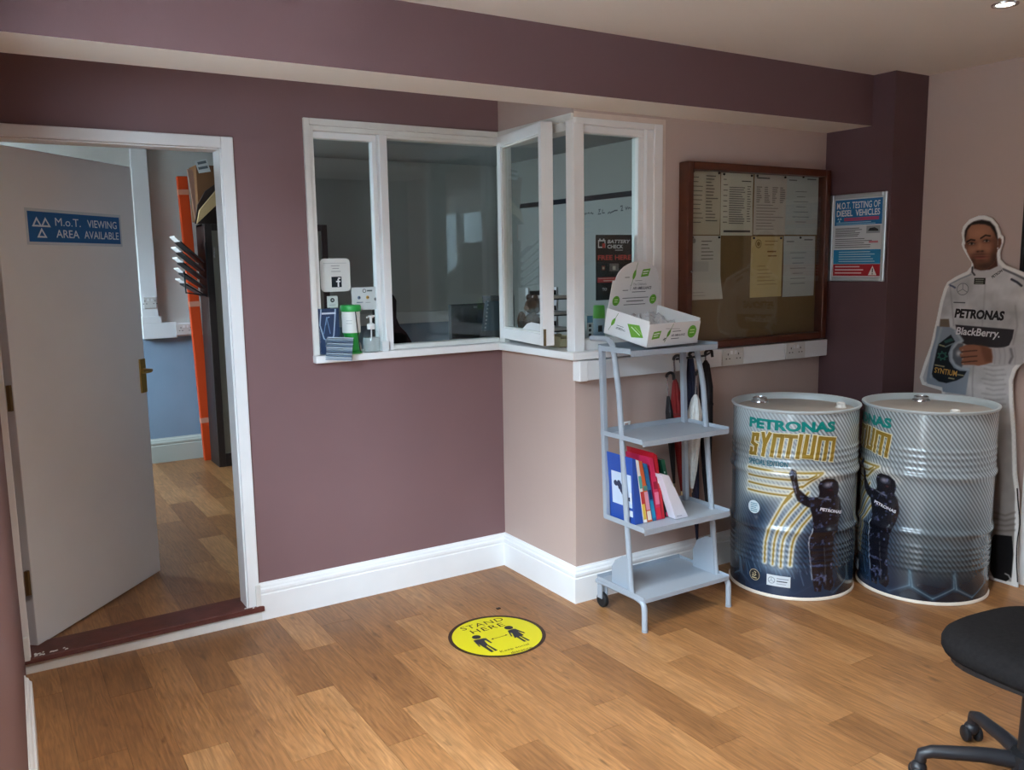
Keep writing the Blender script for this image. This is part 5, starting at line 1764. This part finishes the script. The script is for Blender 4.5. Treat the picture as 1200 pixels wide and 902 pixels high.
# counter collection pot, green with a white label
cp = thing('collection_pot', 'green collection pot with a white label and black cord on the hatch sill', 'pot', (-.80, -.02, SZ))
GRN = mat('green_plastic', (30, 138, 56), .35, spec=.5)
cx, cy = -.806, -.022
MB().lathe([(0, 0), (.044, 0), (.045, .006), (.034, .014), (.033, .08), (.038, .092), (.038, .19), (0, .19)], (cx, cy, SZ), 28).build('body', GRN, cp, smooth=40)
MB().lathe([(.0385, .094), (.041, .094), (.041, .188), (.0385, .188)], (cx, cy, SZ), 28).build('label_sleeve', mat('white_label', (224, 226, 222), .5), cp, smooth=40)
MB().lathe([(0, .19), (.045, .19), (.047, .194), (.047, .212), (.043, .218), (0, .218)], (cx, cy, SZ), 28).build('lid', mat('bright_green_plastic', (46, 160, 74), .35), cp, smooth=40)
MB().tube([(cx + .005, cy - .044, SZ + .19), (cx + .010, cy - .0445, SZ + .12), (cx + .018, cy - .042, SZ + .05), (cx + .026, cy - .034, SZ + .005)], .0022, 6).build('cord', BLACK, cp)
p = Print(Round(cx, cy, .0415, math.radians(-115)), .0004)
p.bars(-.02, .012, SZ + .15, 2, .012, .002, (150, 156, 158), .2)
p.build('label_print', cp)
# soap pump
GEL = mat('clear_gel', (206, 216, 216), .15)
GEL.node_tree.nodes['Principled BSDF'].inputs['Alpha'].default_value = .42
sp = thing('soap_bottle', 'clear pump bottle of hand gel on the hatch sill', 'bottle', (-.715, -.02, SZ))
cx, cy = -.712, -.025
MB().lathe([(0, .0), (.036, 0), (.041, .006), (.042, .05), (.039, .075), (.028, .095), (.016, .104), (.014, .108)], (cx, cy, SZ), 28).build('bottle', glass_mat('clear_bottle', (.97, .985, .985), 1.45), sp, smooth=50)
MB().lathe([(0, .003), (.038, .004), (.039, .03), (.039, .066), (0, .066)], (cx, cy, SZ), 24).build('gel', GEL, sp, smooth=50)
MB().lathe([(0, .104), (.017, .104), (.018, .108), (.018, .126), (.011, .130), (.005, .132), (.005, .158), (0, .158)], (cx, cy, SZ), 20).build('collar', UPVC, sp, smooth=40)
MB().lathe([(0, .156), (.012, .156), (.013, .162), (.010, .166), (0, .166)], (cx, cy, SZ), 16).tube([(cx - .022, cy - .004, SZ + .158), (cx, cy, SZ + .163), (cx + .018, cy, SZ + .163)], .0045, 8).build('pump_head', UPVC, sp, smooth=40)
MB().tube([(cx, cy, SZ + .11), (cx, cy, SZ + .012)], .0025, 6).build('dip_tube', UPVC, sp)
o = MB().box(-.662, -.03, SZ, -.628, .0, SZ + .045).box(-.658, -.032, SZ + .006, -.634, -.03, SZ + .03).build('small_box', UPVC, bevel=.004)
tag(o, 'small white plastic box on the sill just right of the pump bottle', 'box')
o = MB().ell((-.775, -.015, SZ + .026), .016, .014, .026).build('wipe_roll', UPVC, smooth=60)
tag(o, 'small white crumpled wipe between the green pot and the pump bottle', 'wipe')

# stickers and notices on the left pane
GP = Flat((0, .050, 0), (1, 0, 0), (0, 0, 1))


def pane_sheet(name, lab, cat, c0, c1, c, draw, rounded=0, surf=GP, rough=.5):
    (ua, va), (ub, vb) = surf.px(*c0), surf.px(*c1)
    t = thing(name, lab, cat, surf.pt((ua + ub) / 2, vb, 0))
    W_, H_ = ub - ua, va - vb
    if rounded:
        pts = []
        for sx, sy, a0 in ((1, 1, 0), (-1, 1, 90), (-1, -1, 180), (1, -1, 270)):
            for k in range(6):
                a = math.radians(a0 + 18 * k)
                bul = 1 + .0
                pts.append(((ua + ub) / 2 + sx * (W_ / 2 - rounded) + rounded * math.cos(a) * bul, (va + vb) / 2 + sy * (H_ / 2 - rounded) + rounded * math.sin(a)))
    else:
        pts = [(ua, vb), (ub, vb), (ub, va), (ua, va)]
    MB().extr([surf.pt(u, v, .0012) for u, v in pts], -surf.N * .001).build('sheet', mat('sheet_stock', c, rough, spec=.2), t)
    p = Print(surf, .0016)
    draw(p, lambda x, y: (ua + x * W_, vb + y * H_), W_, H_)
    p.build('print', t, rough)
    return t


def d_f(p, at, W, H):
    p.rect(*at(.36, .13), *at(.70, .45), (22, 32, 40))
    p.rect(*at(.56, .14), *at(.61, .38), (228, 230, 230)).rect(*at(.51, .285), *at(.66, .325), (228, 230, 230)).rect(*at(.58, .38), *at(.665, .42), (228, 230, 230))
    p.rect(*at(.10, .85), *at(.88, .865), (176, 178, 178))
    for a, b, v in ((.36, .64, .77), (.40, .62, .69), (.36, .68, .60)):
        p.rect(*at(a, v), *at(b, v + .02), (150, 152, 152))


pane_sheet('window_sticker', 'rounded white sticker with a black and white letter f on the left hatch pane', 'sticker', (374.5, 303), (411, 341), (216, 216, 212), d_f, .02)


def d_c(p, at, W, H):
    c_ = at(.5, .64); p.disc(c_[0], c_[1], .010, (40, 44, 44)).disc(c_[0], c_[1], .004, (190, 196, 190)); p.rect(*at(.2, .2), *at(.8, .25), (160, 166, 160))


pane_sheet('window_sticker', 'tiny square pale sticker with a black disc below the letter f sticker', 'sticker', (383, 347), (396, 360), (206, 212, 204), d_c)


def d_n(p, at, W, H):
    c_ = at(.42, .84); p.disc(c_[0], c_[1], .009, (70, 78, 80)).disc(c_[0], c_[1], .006, (206, 212, 212))
    p.rect(*at(.5, .81), *at(.68, .88), (96, 104, 106))
    for x, y, c in ((.24, .55, (96, 116, 140)), (.52, .55, (186, 150, 70)), (.78, .46, (120, 124, 126))):
        c_ = at(x, y); p.disc(c_[0], c_[1], .008, c, 12); p.disc(c_[0] + .002, c_[1], .0035, (70, 70, 70), 10)
    p.rect(*at(.15, .32), *at(.36, .36), (110, 126, 140)).rect(*at(.44, .31), *at(.6, .34), (160, 166, 166))


pane_sheet('window_notice', 'white landscape notice with small round icons on the left hatch pane', 'notice', (411.5, 337), (448, 362), (204, 210, 210), d_n)

# ------------------------------------------------------------------ behind the right hatch pane and in the return window
GC = Flat((0, -D + .048, 0), (1, 0, 0), (0, 0, 1))


def d_b(p, at, W, H):
    wt, rd = (214, 216, 220), (196, 60, 52)
    p.rect(*at(.06, .80), *at(.26, .92), wt).rect(*at(.085, .82), *at(.235, .90), (16, 16, 18)).rect(*at(.09, .92), *at(.13, .94), wt).rect(*at(.19, .92), *at(.23, .94), wt)
    p.rect(*at(.17, .80), *at(.25, .87), rd)
    p.text('BATTERY', *at(.31, .87), .64 * W, .055 * H, wt, bold=.03, shear=.2)
    p.text('CHECK', *at(.31, .79), .44 * W, .058 * H, wt, bold=.03)
    p.rect(*at(.52, .755), *at(.74, .773), (150, 150, 152))
    p.text('FREE HERE', *at(.05, .615), .92 * W, .075 * H, rd, bold=.025)
    p.rect(*at(.04, .27), *at(.96, .35), (186, 40, 40)).rect(*at(.06, .33), *at(.5, .338), (220, 180, 170)).rect(*at(.2, .29), *at(.6, .305), (220, 180, 170))
    p.rect(*at(.15, .46), *at(.24, .53), (150, 66, 52)).rect(*at(.17, .475), *at(.22, .51), (226, 206, 180)).rect(*at(.36, .44), *at(.62, .56), (120, 112, 110)).rect(*at(.45, .46), *at(.53, .52), (206, 200, 190))
    p.text('TO', *at(.16, .145), .13 * W, .045 * H, wt, bold=.03)


pane_sheet('window_poster', 'black and red battery check poster behind the window over the charity box', 'poster', (698, 275), (740, 350), (18, 18, 20), d_b, surf=GC, rough=.4)
# spray can
A = hit(702, 395, 'y', -.50)
sc_ = thing('spray_can', 'spray can with a green cap standing inside the window over the trolley', 'can', (A[0], -.50, SILLZ))
MB().lathe([(0, 0), (.026, 0), (.027, .004), (.027, .125), (.024, .132), (0, .132)], (A[0], -.50, SILLZ), 24).build('can', mat('can_label', (150, 166, 186), .35), sc_, smooth=40)
MB().lathe([(0, .132), (.027, .132), (.028, .136), (.0265, .186), (.024, .192), (0, .192)], (A[0], -.50, SILLZ), 24).build('cap', mat('lime_cap', (96, 186, 52), .4), sc_, smooth=40)
o = MB().box(A[0] - .0265, -.529, SILLZ + .07, A[0] - .004, -.5275, SILLZ + .1).build('can_label', BLACK, sc_)
A = hit(688, 392, 'y', -.535)
bx = thing('carton', 'narrow white and blue carton of black icons beside the spray can', 'box', (A[0], -.535, SILLZ))
MB().box(A[0] - .016, -.555, SILLZ, A[0] + .018, -.515, SILLZ + .15).build('carton', mat('carton_white', (200, 208, 212), .5), bx, bevel=.001)
p = Print(Flat((A[0] - .016, -.5552, SILLZ), (1, 0, 0), (0, 0, 1)), .0004)
p.rect(.001, .118, .033, .149, (92, 150, 190))
for k in range(5):
    p.rect(.010, .014 + .021 * k, .024, .027 + .021 * k, (40, 44, 52))
p.build('print', bx)
# torn label on the casement pane
cm2 = O_ + e2 * .0195
CS = Flat(cm2, e1, (0, 0, 1))
pts = [CS.px(*q) for q in ((610, 388), (618, 379), (623, 377.5), (635.5, 380), (635.5, 398), (630, 395), (626, 398), (621, 393), (612, 394))]
o = MB().extr([CS.pt(a, b, .0005) for a, b in pts], CS.N * .001).build('torn_label', mat('sheet_stock', (222, 222, 222), .6))
tag(o, 'torn white paper label on the open casement pane near its latch', 'label')
# little things on the sill behind the casement
A = hit(611, 392, 'x', .10)
o = MB().box(.085, A[1] - .022, SILLZ, .125, A[1] + .022, SILLZ + .085).build('paper_cup', mat('pale_cup', (176, 190, 192), .5), bevel=.004)
o.name = 'small_carton'
tag(o, 'small pale carton on the sill behind the open casement', 'box')
A = hit(657, 397, 'x', .09)
tb = thing('open_box', 'small tan open box on the sill between the casement and corner post', 'box', (.09, A[1], SILLZ))
MB().box(.05, A[1] - .05, SILLZ, .13, A[1] + .05, SILLZ + .003).box(.05, A[1] - .05, SILLZ, .053, A[1] + .05, SILLZ + .05).box(.127, A[1] - .05, SILLZ, .13, A[1] + .05, SILLZ + .05).box(.053, A[1] - .05, SILLZ, .127, A[1] - .047, SILLZ + .04).box(.053, A[1] + .047, SILLZ, .127, A[1] + .05, SILLZ + .055).build('box', mat('tan_card', (190, 180, 146), .7), tb)
# soft toy
A = hit(624, 388, 'x', .112)
ty = thing('soft_toy', 'brown soft toy sitting on the sill behind the open casement', 'toy', (.112, A[1], SILLZ))
BRN = mat('brown_plush', (92, 72, 54), .95, spec=.1, var=.2, vscale=60, bump=.4, bscale=120)
K = .92
c = np.array([.112, A[1], SILLZ + .08 * K])
E_ = lambda m, p, *r: m.ell(c + np.array(p) * K, *[q * K for q in r])
m = MB()
E_(m, (0, 0, 0), .05, .06, .08); E_(m, (0, -.01, .115), .048, .045, .045)
for sy in (-1, 1):
    E_(m, (-.03, sy * .045, -.05), .05, .028, .028); E_(m, (-.03, sy * .06, .03), .025, .025, .055); E_(m, (0, sy * .035, .16), .012, .018, .018)
m.build('body', BRN, ty, smooth=60)
m = MB(); E_(m, (-.04, -.01, .105), .018, .02, .015)
m.build('muzzle', mat('tan_plush', (140, 116, 90), .95), ty, smooth=60)

# ------------------------------------------------------------------ office furniture behind the glass
dk = thing('office_desk', 'dark office desk behind the hatch, mostly hidden by the sill', 'desk', (.6, .75, FZ))
DT = .98
MB().box(-.55, .35, DT - .03, 1.85, 1.15, DT).build('desk_top', mat('dark_desk', (52, 50, 52), .5), dk, bevel=.003)
for x, y in ((-.5, .4), (-.5, 1.1), (1.8, .4), (1.8, 1.1)):
    MB().box(x - .025, y - .025, FZ, x + .025, y + .025, DT - .03).build('leg', BLACK, dk)
a, b = hit(528, 357, 'y', .8), hit(571, 402, 'y', .8)
mo = thing('monitor', 'black computer monitor seen from behind through the hatch', 'monitor', ((a[0] + b[0]) / 2, .85, DT))
MB().box(a[0], .8, DT + .07, b[0], .835, a[2]).build('screen_back', mat('deep_black', (13, 13, 15), .5), mo, bevel=.006)
xm = (a[0] + b[0]) / 2
MB().box(xm - .03, .84, DT, xm + .03, .86, DT + .2).build('stand', BLACK, mo)
MB().box(xm - .1, .77, DT, xm + .1, .93, DT + .012).build('foot', BLACK, mo, bevel=.003)
q = hit(557, 359.5, 'y', .798)
MB().box(q[0] - .012, .7985, q[2] - .006, q[0] + .014, .8, q[2] + .004).build('badge', mat('grey_badge', (110, 112, 114), .4), mo)
q0, q1, q2, q3 = (hit(x, y, 'y', .72) for x, y in ((568, 388), (582, 388), (583, 353), (572, 353)))
ff = thing('ring_binder', 'dark teal ring binder standing right of the black monitor', 'binder', (q0[0], .72, DT))
for q in (q0, q1):
    q[2] = max(q[2], DT + .1)
MB().extr([q0, q1 + (.06, 0, 0), q3 * 0 + q2 + (.06, 0, 0), q3], (0, .04, 0)).build('cover', mat('teal_binder', (24, 56, 70), .35), ff, bevel=.002)
MB().box(q0[0] - .005, .71, DT, q1[0] + .06, .77, q0[2] + .002).build('shelf_block', BLACK, ff)
m = MB()
for k in range(9):
    f = k / 8
    p_ = q0 * (1 - f) + q3 * f
    m.box(p_[0] - .004, .714, p_[2] - .004, p_[0] + .004, .72, p_[2] + .004)
m.build('binding_ring', mat('pale_ring', (150, 156, 160), .4), ff)
q = hit(581, 349, 'y', .9)
o = MB().box(q[0] - .05, .88, DT, q[0] + .12, .98, q[2] + .012).build('document_tray', BLACK)
tag(o, 'black tray rising behind the teal ring binder', 'tray')
# chair
a = hit(470, 372, 'y', 1.35)
oc = thing('office_chair', 'black office chair beyond the hatch mullion', 'chair', (a[0] - .12, 1.45, FZ))
bx_ = [hit(x, y, 'y', 1.35) for x, y in ((452, 344), (462, 344), (466, 352), (466, 372), (470, 382), (478, 390), (487, 406), (487, 440), (440, 440), (440, 350))]
MB().extr(bx_, (0, .07, 0)).build('backrest', FABRIC, oc, bevel=.02)
cx = a[0] - .12
MB().box(cx - .24, 1.44, .48, cx + .24, 1.9, .56).build('seat', FABRIC, oc, bevel=.03)
MB().tube([(cx, 1.62, .12), (cx, 1.62, .48)], .025, 12).build('column', BLACK, oc)
MB().bar((cx, 1.42, .55), (cx, 1.46, .9), .05, .02, (1, 0, 0)).build('back_bracket', BLACK, oc)
for k in range(5):
    an = k * 2 * math.pi / 5
    MB().bar((cx, 1.62, .13), (cx + .28 * math.cos(an), 1.62 + .28 * math.sin(an), .11), .04, .03).build('leg', BLACK, oc)
    MB().ell((cx + .28 * math.cos(an), 1.62 + .28 * math.sin(an), FZ + .028), .028, .028, .028).build('caster', BLACK, oc, smooth=60)
# stacked trays seen in the gap beside the corner post
a, b = hit(651, 338, 'y', .62), hit(665, 378, 'y', .62)
tt = thing('letter_tray', 'stack frame of black and white letter trays seen beside the corner post', 'tray', ((a[0] + b[0]) / 2, .7, DT))
for k in range(4):
    z = DT + .05 + (a[2] - DT - .02) * k / 4
    MB().box(a[0] - .05, .62, z, b[0] + .08, .86, z + .006).box(a[0] - .05, .85, z, b[0] + .08, .86, z + .05).build('tray', BLACK, tt)
    MB().box(a[0] - .03, .63, z + .007, b[0] + .05, .84, z + .022).build('papers', PAPER, tt)
for x in (a[0] - .05, b[0] + .08):
    MB().box(x - .006, .84, DT, x + .006, .87, a[2]).build('upright', UPVC, tt)
# whiteboard on the office side wall
WBX = XO1 - .02
WS = Flat((WBX, 0, 0), (0, -1, 0), (0, 0, 1))
wtop = WS.px(690, 234)[1]
wb_ = thing('whiteboard', 'office whiteboard with a dark top rail and handwriting behind the glass', 'whiteboard', (WBX, 1.4, .95))
MB().box(WBX, .5, .95, XO1, 2.9, wtop).build('panel', mat('whiteboard_face', (172, 174, 168), .25, spec=.5), wb_)
MB().box(WBX - .012, .5, wtop - .01, XO1, 2.9, wtop + .03).build('top_rail', mat('dark_rail', (26, 30, 38), .4), wb_)
p = Print(WS, .0006)
zz = lambda pts: [WS.px(680 + x / 13.88, 210 + y / 13.88) for x, y in pts]
GR = (66, 72, 74)
for st_ in ([(70, 550), (80, 575), (100, 545), (105, 570)], [(120, 560), (140, 540), (150, 565)], [(165, 560), (185, 540), (200, 565), (215, 548)], [(300, 500), (330, 490), (315, 520), (290, 570), (340, 560)],
            [(365, 490), (362, 550), (400, 545)], [(450, 560), (480, 530), (490, 555), (520, 525)], [(520, 535), (560, 510), (610, 505)], [(655, 445), (690, 430), (685, 470), (665, 510), (700, 505)],
            [(740, 450), (750, 495), (775, 445)], [(785, 490), (795, 460), (815, 470)], [(830, 485), (850, 450), (885, 440), (880, 480)], [(920, 440), (940, 480)]):
    p.line(zz(st_), .010, GR)
for k in range(3):
    p.line(zz([(70, 690 + 90 * k), (200, 675 + 90 * k)]), .006, (150, 158, 158))
p.build('handwriting', wb_)
# notes pinned to the wall seen through the casement
NW = Flat((0, YO - .004, 0), (1, 0, 0), (0, 0, 1))
for i, (a, b, c, lab) in enumerate((((606, 285), (613, 303), (150, 158, 160), 'small grey note pinned to the office wall, left of two seen through the casement'),
                                    ((622, 268), (636, 300), (170, 176, 178), 'larger pale note pinned to the office wall seen through the casement'),
                                    ((617, 306), (626, 310), (40, 42, 46), 'narrow black label on the office wall seen through the casement'))):
    pane_sheet('wall_note', lab, 'note', a, b, c, lambda p, at, W, H: p.rect(*at(.15, .7), *at(.8, .76), (90, 94, 98)).rect(*at(.15, .4), *at(.7, .44), (120, 124, 128)), surf=NW, rough=.8)

# office trunking and sockets on the far wall
ot = thing('office_trunking', 'white cable trunking running up and along the far office wall', 'trunking', (-1.1, YO, 1.03))
MB().box(-1.165, YO - .05, 1.03, XO1, YO, 1.13).build('trunking_body', UPVC, ot, bevel=.003)
MB().box(-1.165, YO - .052, 1.13, -1.05, YO, ZC).build('riser', UPVC, ot, bevel=.003)
MB().box(-1.17, YO - .055, 1.02, -.925, YO, 1.14).box(-1.17, YO - .055, 1.14, -1.03, YO, 1.19).build('elbow', UPVC, ot, bevel=.003)
socket(ot, (-1.105, YO - .052, 1.295), (1, 0, 0), (0, 0, 1), (0, -1, 0), .09, .085)
socket(ot, (-.86, YO - .05, 1.08), (1, 0, 0), (0, 0, 1), (0, -1, 0))
# orange upright
og_ = thing('orange_upright', 'tall orange metal upright with pale bands leaning on the far office wall', 'post', (-.77, 3.25, FZ))
A, B = np.array([-.822, 3.27, 2.235]), np.array([-.765, 3.23, FZ])
MB().bar(A, B, .075, .05, (0, 1, 0)).build('upright', mat('orange_paint', (206, 70, 24), .5, spec=.3), og_, bevel=.004)
for f in (.045, .43, .845):
    c = A + (B - A) * f
    MB().bar(c, c + (B - A) * .018, .078, .053, (0, 1, 0)).build('band', mat('orange_band', (206, 140, 116), .6), og_)
# cupboard with a dark frame
a, b = hit(239, 262, 'y', 2.9), hit(383, 262, 'y', 2.9)
kb = thing('cupboard', 'tall dark framed cupboard with a grey panel beyond the doorway', 'cupboard', ((a[0] + b[0]) / 2, 3.05, FZ))
m = MB()
x0, x1, z1 = a[0], b[0], a[2]
m.box(x0, 2.9, FZ, x0 + .05, 2.94, z1).box(x1 - .05, 2.9, FZ, x1, 2.94, z1).box(x0 + .05, 2.9, z1 - .05, x1 - .05, 2.94, z1).box(x0 + .05, 2.9, FZ, x1 - .05, 2.94, FZ + .1)
m.box(x0, 2.94, FZ, x0 + .02, 3.17, z1).box(x1 - .02, 2.94, FZ, x1, 3.17, z1).box(x0, 2.94, z1 - .02, x1, 3.17, z1)
m.build('carcass', DARKW, kb, bevel=.003)
MB().box(x0 + .05, 2.915, FZ + .1, x1 - .05, 2.93, z1 - .05).build('panel', mat('grey_panel', (128, 124, 112), .6), kb)
m = MB().box(x0 + .055, 2.905, 1.62, x0 + .065, 2.915, 1.70); m.build('hinge', STEEL, kb)
# boxes on the cupboard
o = thing('cardboard_box', 'brown cardboard box with a white label on top of the cupboard beyond the doorway', 'box', (-.6, 3.05, z1))
MB().box(-.79, 2.93, z1 + .02, -.38, 3.16, z1 + .42).build('carton', CARD, o, bevel=.004)
p = Print(Flat((0, 2.9298, 0), (1, 0, 0), (0, 0, 1)), .0006)
c0, c1 = p.s.px(229, 190), p.s.px(246, 203)
p.poly([p.s.px(*q) for q in ((228, 189), (242, 186), (247, 201), (233, 203))], (206, 210, 210))
p.poly([p.s.px(*q) for q in ((231, 190), (241, 188), (242, 191), (232, 193))], (96, 104, 110)).poly([p.s.px(*q) for q in ((232, 196), (243, 194), (244, 197), (233, 199))], (96, 104, 110))
p.build('label_print', o)
o = thing('cardboard_box', 'small tilted cardboard flap in front of the bigger box beyond the doorway', 'box', (-.74, 2.88, z1))
q = [hit(x, y, 'y', 2.87) for x, y in ((231, 258), (234, 246), (254, 222), (256, 238))]
q[0][2] = z1
MB().extr(q, (0, .03, 0)).build('flap', mat('pale_cardboard', (190, 162, 116), .8), o)
q = [hit(x, y, 'y', 2.93) for x, y in ((228, 262), (231, 240), (240, 224), (254, 214), (262, 262))]
q[0][2] = q[-1][2] = z1
o = MB().extr(q, (0, -.02, 0)).build('dark_bag', mat('dark_cloth', (46, 34, 30), .9))
tag(o, 'dark brown bag slumped against the boxes on the cupboard', 'bag')
q = [hit(x, y, 'y', 3.0) for x, y in ((219.5, 198), (226, 199), (236, 255), (230, 262))]
o = MB().extr([(q[0][0], 3, q[0][2]), (q[1][0], 3, q[1][2]), (q[2][0], 3, z1 + .0), (q[3][0], 3, z1)], (0, .02, 0)).build('board_offcut', mat('pinkish_board', (150, 116, 100), .8))
tag(o, 'thin brown board leaning left of the labelled cardboard box', 'board')
# literature rack
rk = thing('leaflet_rack', 'black wall rack of five slanted pockets with papers beside the cupboard', 'rack', (-.85, 2.86, 1.36))
for k in range(5):
    a = hit(211.5 + 1.6 * k, 282 + 12.5 * k, 'y', 2.86); b = hit(239 + .8 * k, 306 + 10 * k, 'y', 2.86)
    MB().extr([a, a + (0, 0, -.012), b + (0, 0, -.012), b], (0, .22, 0)).build('pocket', BLACK, rk)
    MB().extr([a + (-.035, .02, .035), a + (-.035, .02, .028), b + (-.02, .02, .012), b + (-.02, .02, .018)], (0, .18, 0)).build('papers', PAPER, rk)
a, b = hit(215.5, 318, 'y', 2.86), hit(218, 343, 'y', 2.86)
c = hit(241, 346, 'y', 2.86)
MB().tube([a, b, c], .006, 8).build('wire_bracket', BLACK, rk)
d_ = hit(240, 284, 'y', 2.86)
MB().box(d_[0] - .0, 2.86, 1.34, d_[0] + .012, 3.08, d_[2]).build('back_plate', BLACK, rk)

# ------------------------------------------------------------------ right edge: white cupboard, drawn shadow line, wall screen
wk = thing('wall_panel', 'plain low white panel against the side wall at the right edge', 'panel', (1.885, -1.95, 0))
MB().box(1.868, -2.3, .0, XW, -1.62, .722).build('board', WHITE, wk, bevel=.003)
MB().box(1.862, -2.3, .722, XW, -1.615, .73).build('capping', WHITE, wk, bevel=.002)
edge_shadow = MB().tube(arc([hit(x, y, 'x', 1.806) for x, y in ((1192, 572), (1193, 590), (1196, 612), (1192, 632), (1191, 655), (1192.5, 682))], 3), .0028, 6)  # dark line put in for the shadow along the cutout's edge
o = edge_shadow.build('edge_shadow_line', BLACK, smooth=60)
tag(o, 'thin dark line put in for the shadow along the edge of the cutout', 'edge_shadow_line')
sn = thing('wall_screen', 'black framed screen on the side wall at the right edge', 'screen', (XW, -1.9, 1.4))
MB().box(XW - .018, -2.45, 1.40, XW, -1.528, 1.815).build('casing', BLACK, sn, bevel=.006)
MB().box(XW - .0195, -2.43, 1.42, XW - .018, -1.548, 1.795).build('screen', mat('dark_glass', (14, 16, 22), .1), sn)

# ------------------------------------------------------------------ swivel chair in the foreground
SCX, SCY = .285, -2.525
fc = thing('swivel_chair', 'black fabric swivel chair cut off by the lower right corner', 'chair', (SCX, SCY, 0))
# cushion: a rounded square turned a little
bm = bmesh.new()
NS = 48
rot = math.radians(-7)


def sq(a, rx, ry, e=3.2):
    c, s = math.cos(a), math.sin(a)
    return rx * math.copysign(abs(c) ** (2 / e), c), ry * math.copysign(abs(s) ** (2 / e), s)


rings = []
for (f, z) in ((.0, .485), (.45, .486), (.75, .484), (.90, .476), (.97, .462), (1.0, .446), (1.0, .424), (.97, .408), (.9, .400), (.0, .398)):
    r_ = []
    for k in range(NS):
        x, y = sq(2 * math.pi * k / NS, .245 * max(f, .001), .235 * max(f, .001))
        r_.append(bm.verts.new((SCX + x * math.cos(rot) - y * math.sin(rot) - ORG[fc.name][0], SCY + x * math.sin(rot) + y * math.cos(rot) - ORG[fc.name][1], z - .012)))
    rings.append(r_)
for a, b in zip(rings, rings[1:]):
    for k in range(NS):
        bm.faces.new((a[k], a[(k + 1) % NS], b[(k + 1) % NS], b[k]))
bmesh.ops.remove_doubles(bm, verts=bm.verts, dist=1e-4)
bmesh.ops.recalc_face_normals(bm, faces=bm.faces)
me = bpy.data.meshes.new('seat')
bm.to_mesh(me); bm.free()
me.polygons.foreach_set('use_smooth', [True] * len(me.polygons))
me.materials.append(FABRIC)
o = bpy.data.objects.new('seat', me); COL.objects.link(o); o.parent = fc
m = MB()
pan = [(SCX + sq(2 * math.pi * k / 32, .225, .215)[0], SCY + sq(2 * math.pi * k / 32, .225, .215)[1], .376) for k in range(32)]
m.extr(pan, (0, 0, .014))
m.build('seat_pan', BLACK, fc)
BCX, BCY = .228, -2.53
MB().lathe([(0, .08), (.05, .08), (.05, .13), (.034, .14), (.030, .30), (.022, .30), (.022, .365), (.07, .37), (.07, .378), (0, .378)], (BCX, BCY, 0), 24).build('column', BLACK, fc, smooth=40)
BP = mat('worn_black_plastic', (34, 33, 36), .4)
a1 = math.atan2(-2.30 - BCY, .02 - BCX)
for k in range(5):
    an = a1 - k * 2 * math.pi / 5
    R_ = .288
    d = np.array([math.cos(an), math.sin(an), 0])
    c = np.array([BCX, BCY, 0])
    m = MB().tube([c + d * .03 + (0, 0, .105), c + d * .12 + (0, 0, .108), c + d * (R_ - .03) + (0, 0, .098), c + d * (R_ - .004) + (0, 0, .088), c + d * R_ + (0, 0, .066)], [.026, .022, .019, .018, .017], 14)
    m.build('base_leg', BP, fc, smooth=60)
    s_ = np.array([-d[1], d[0], 0])
    h_ = c + d * (R_ + .004)
    cst = MB().ell(h_ + (0, 0, .044), .024, .024, .022, 14, 8)
    cst.build('caster_hood', BP, fc, smooth=60)
    for sg in (-1, 1):
        MB().lathe([(0, -.009), (.020, -.009), (.0255, -.005), (.0255, .005), (.020, .009), (0, .009)], h_ + s_ * sg * .019 + (0, 0, .0257), 18, axis=s_).build('caster_wheel', BLACK, fc, smooth=50)
# backrest out of frame but part of the chair
MB().bar((SCX + .2, SCY - .12, .42), (SCX + .30, SCY - .18, .72), .05, .012, (0, 1, 0)).build('back_bracket', BLACK, fc)
MB().extr([(SCX + .27, SCY - .40, .62), (SCX + .33, SCY - .40, 1.0), (SCX + .37, SCY + .02, 1.0), (SCX + .31, SCY + .02, .62)], (.05, -.02, 0)).build('backrest', FABRIC, fc, bevel=.03)
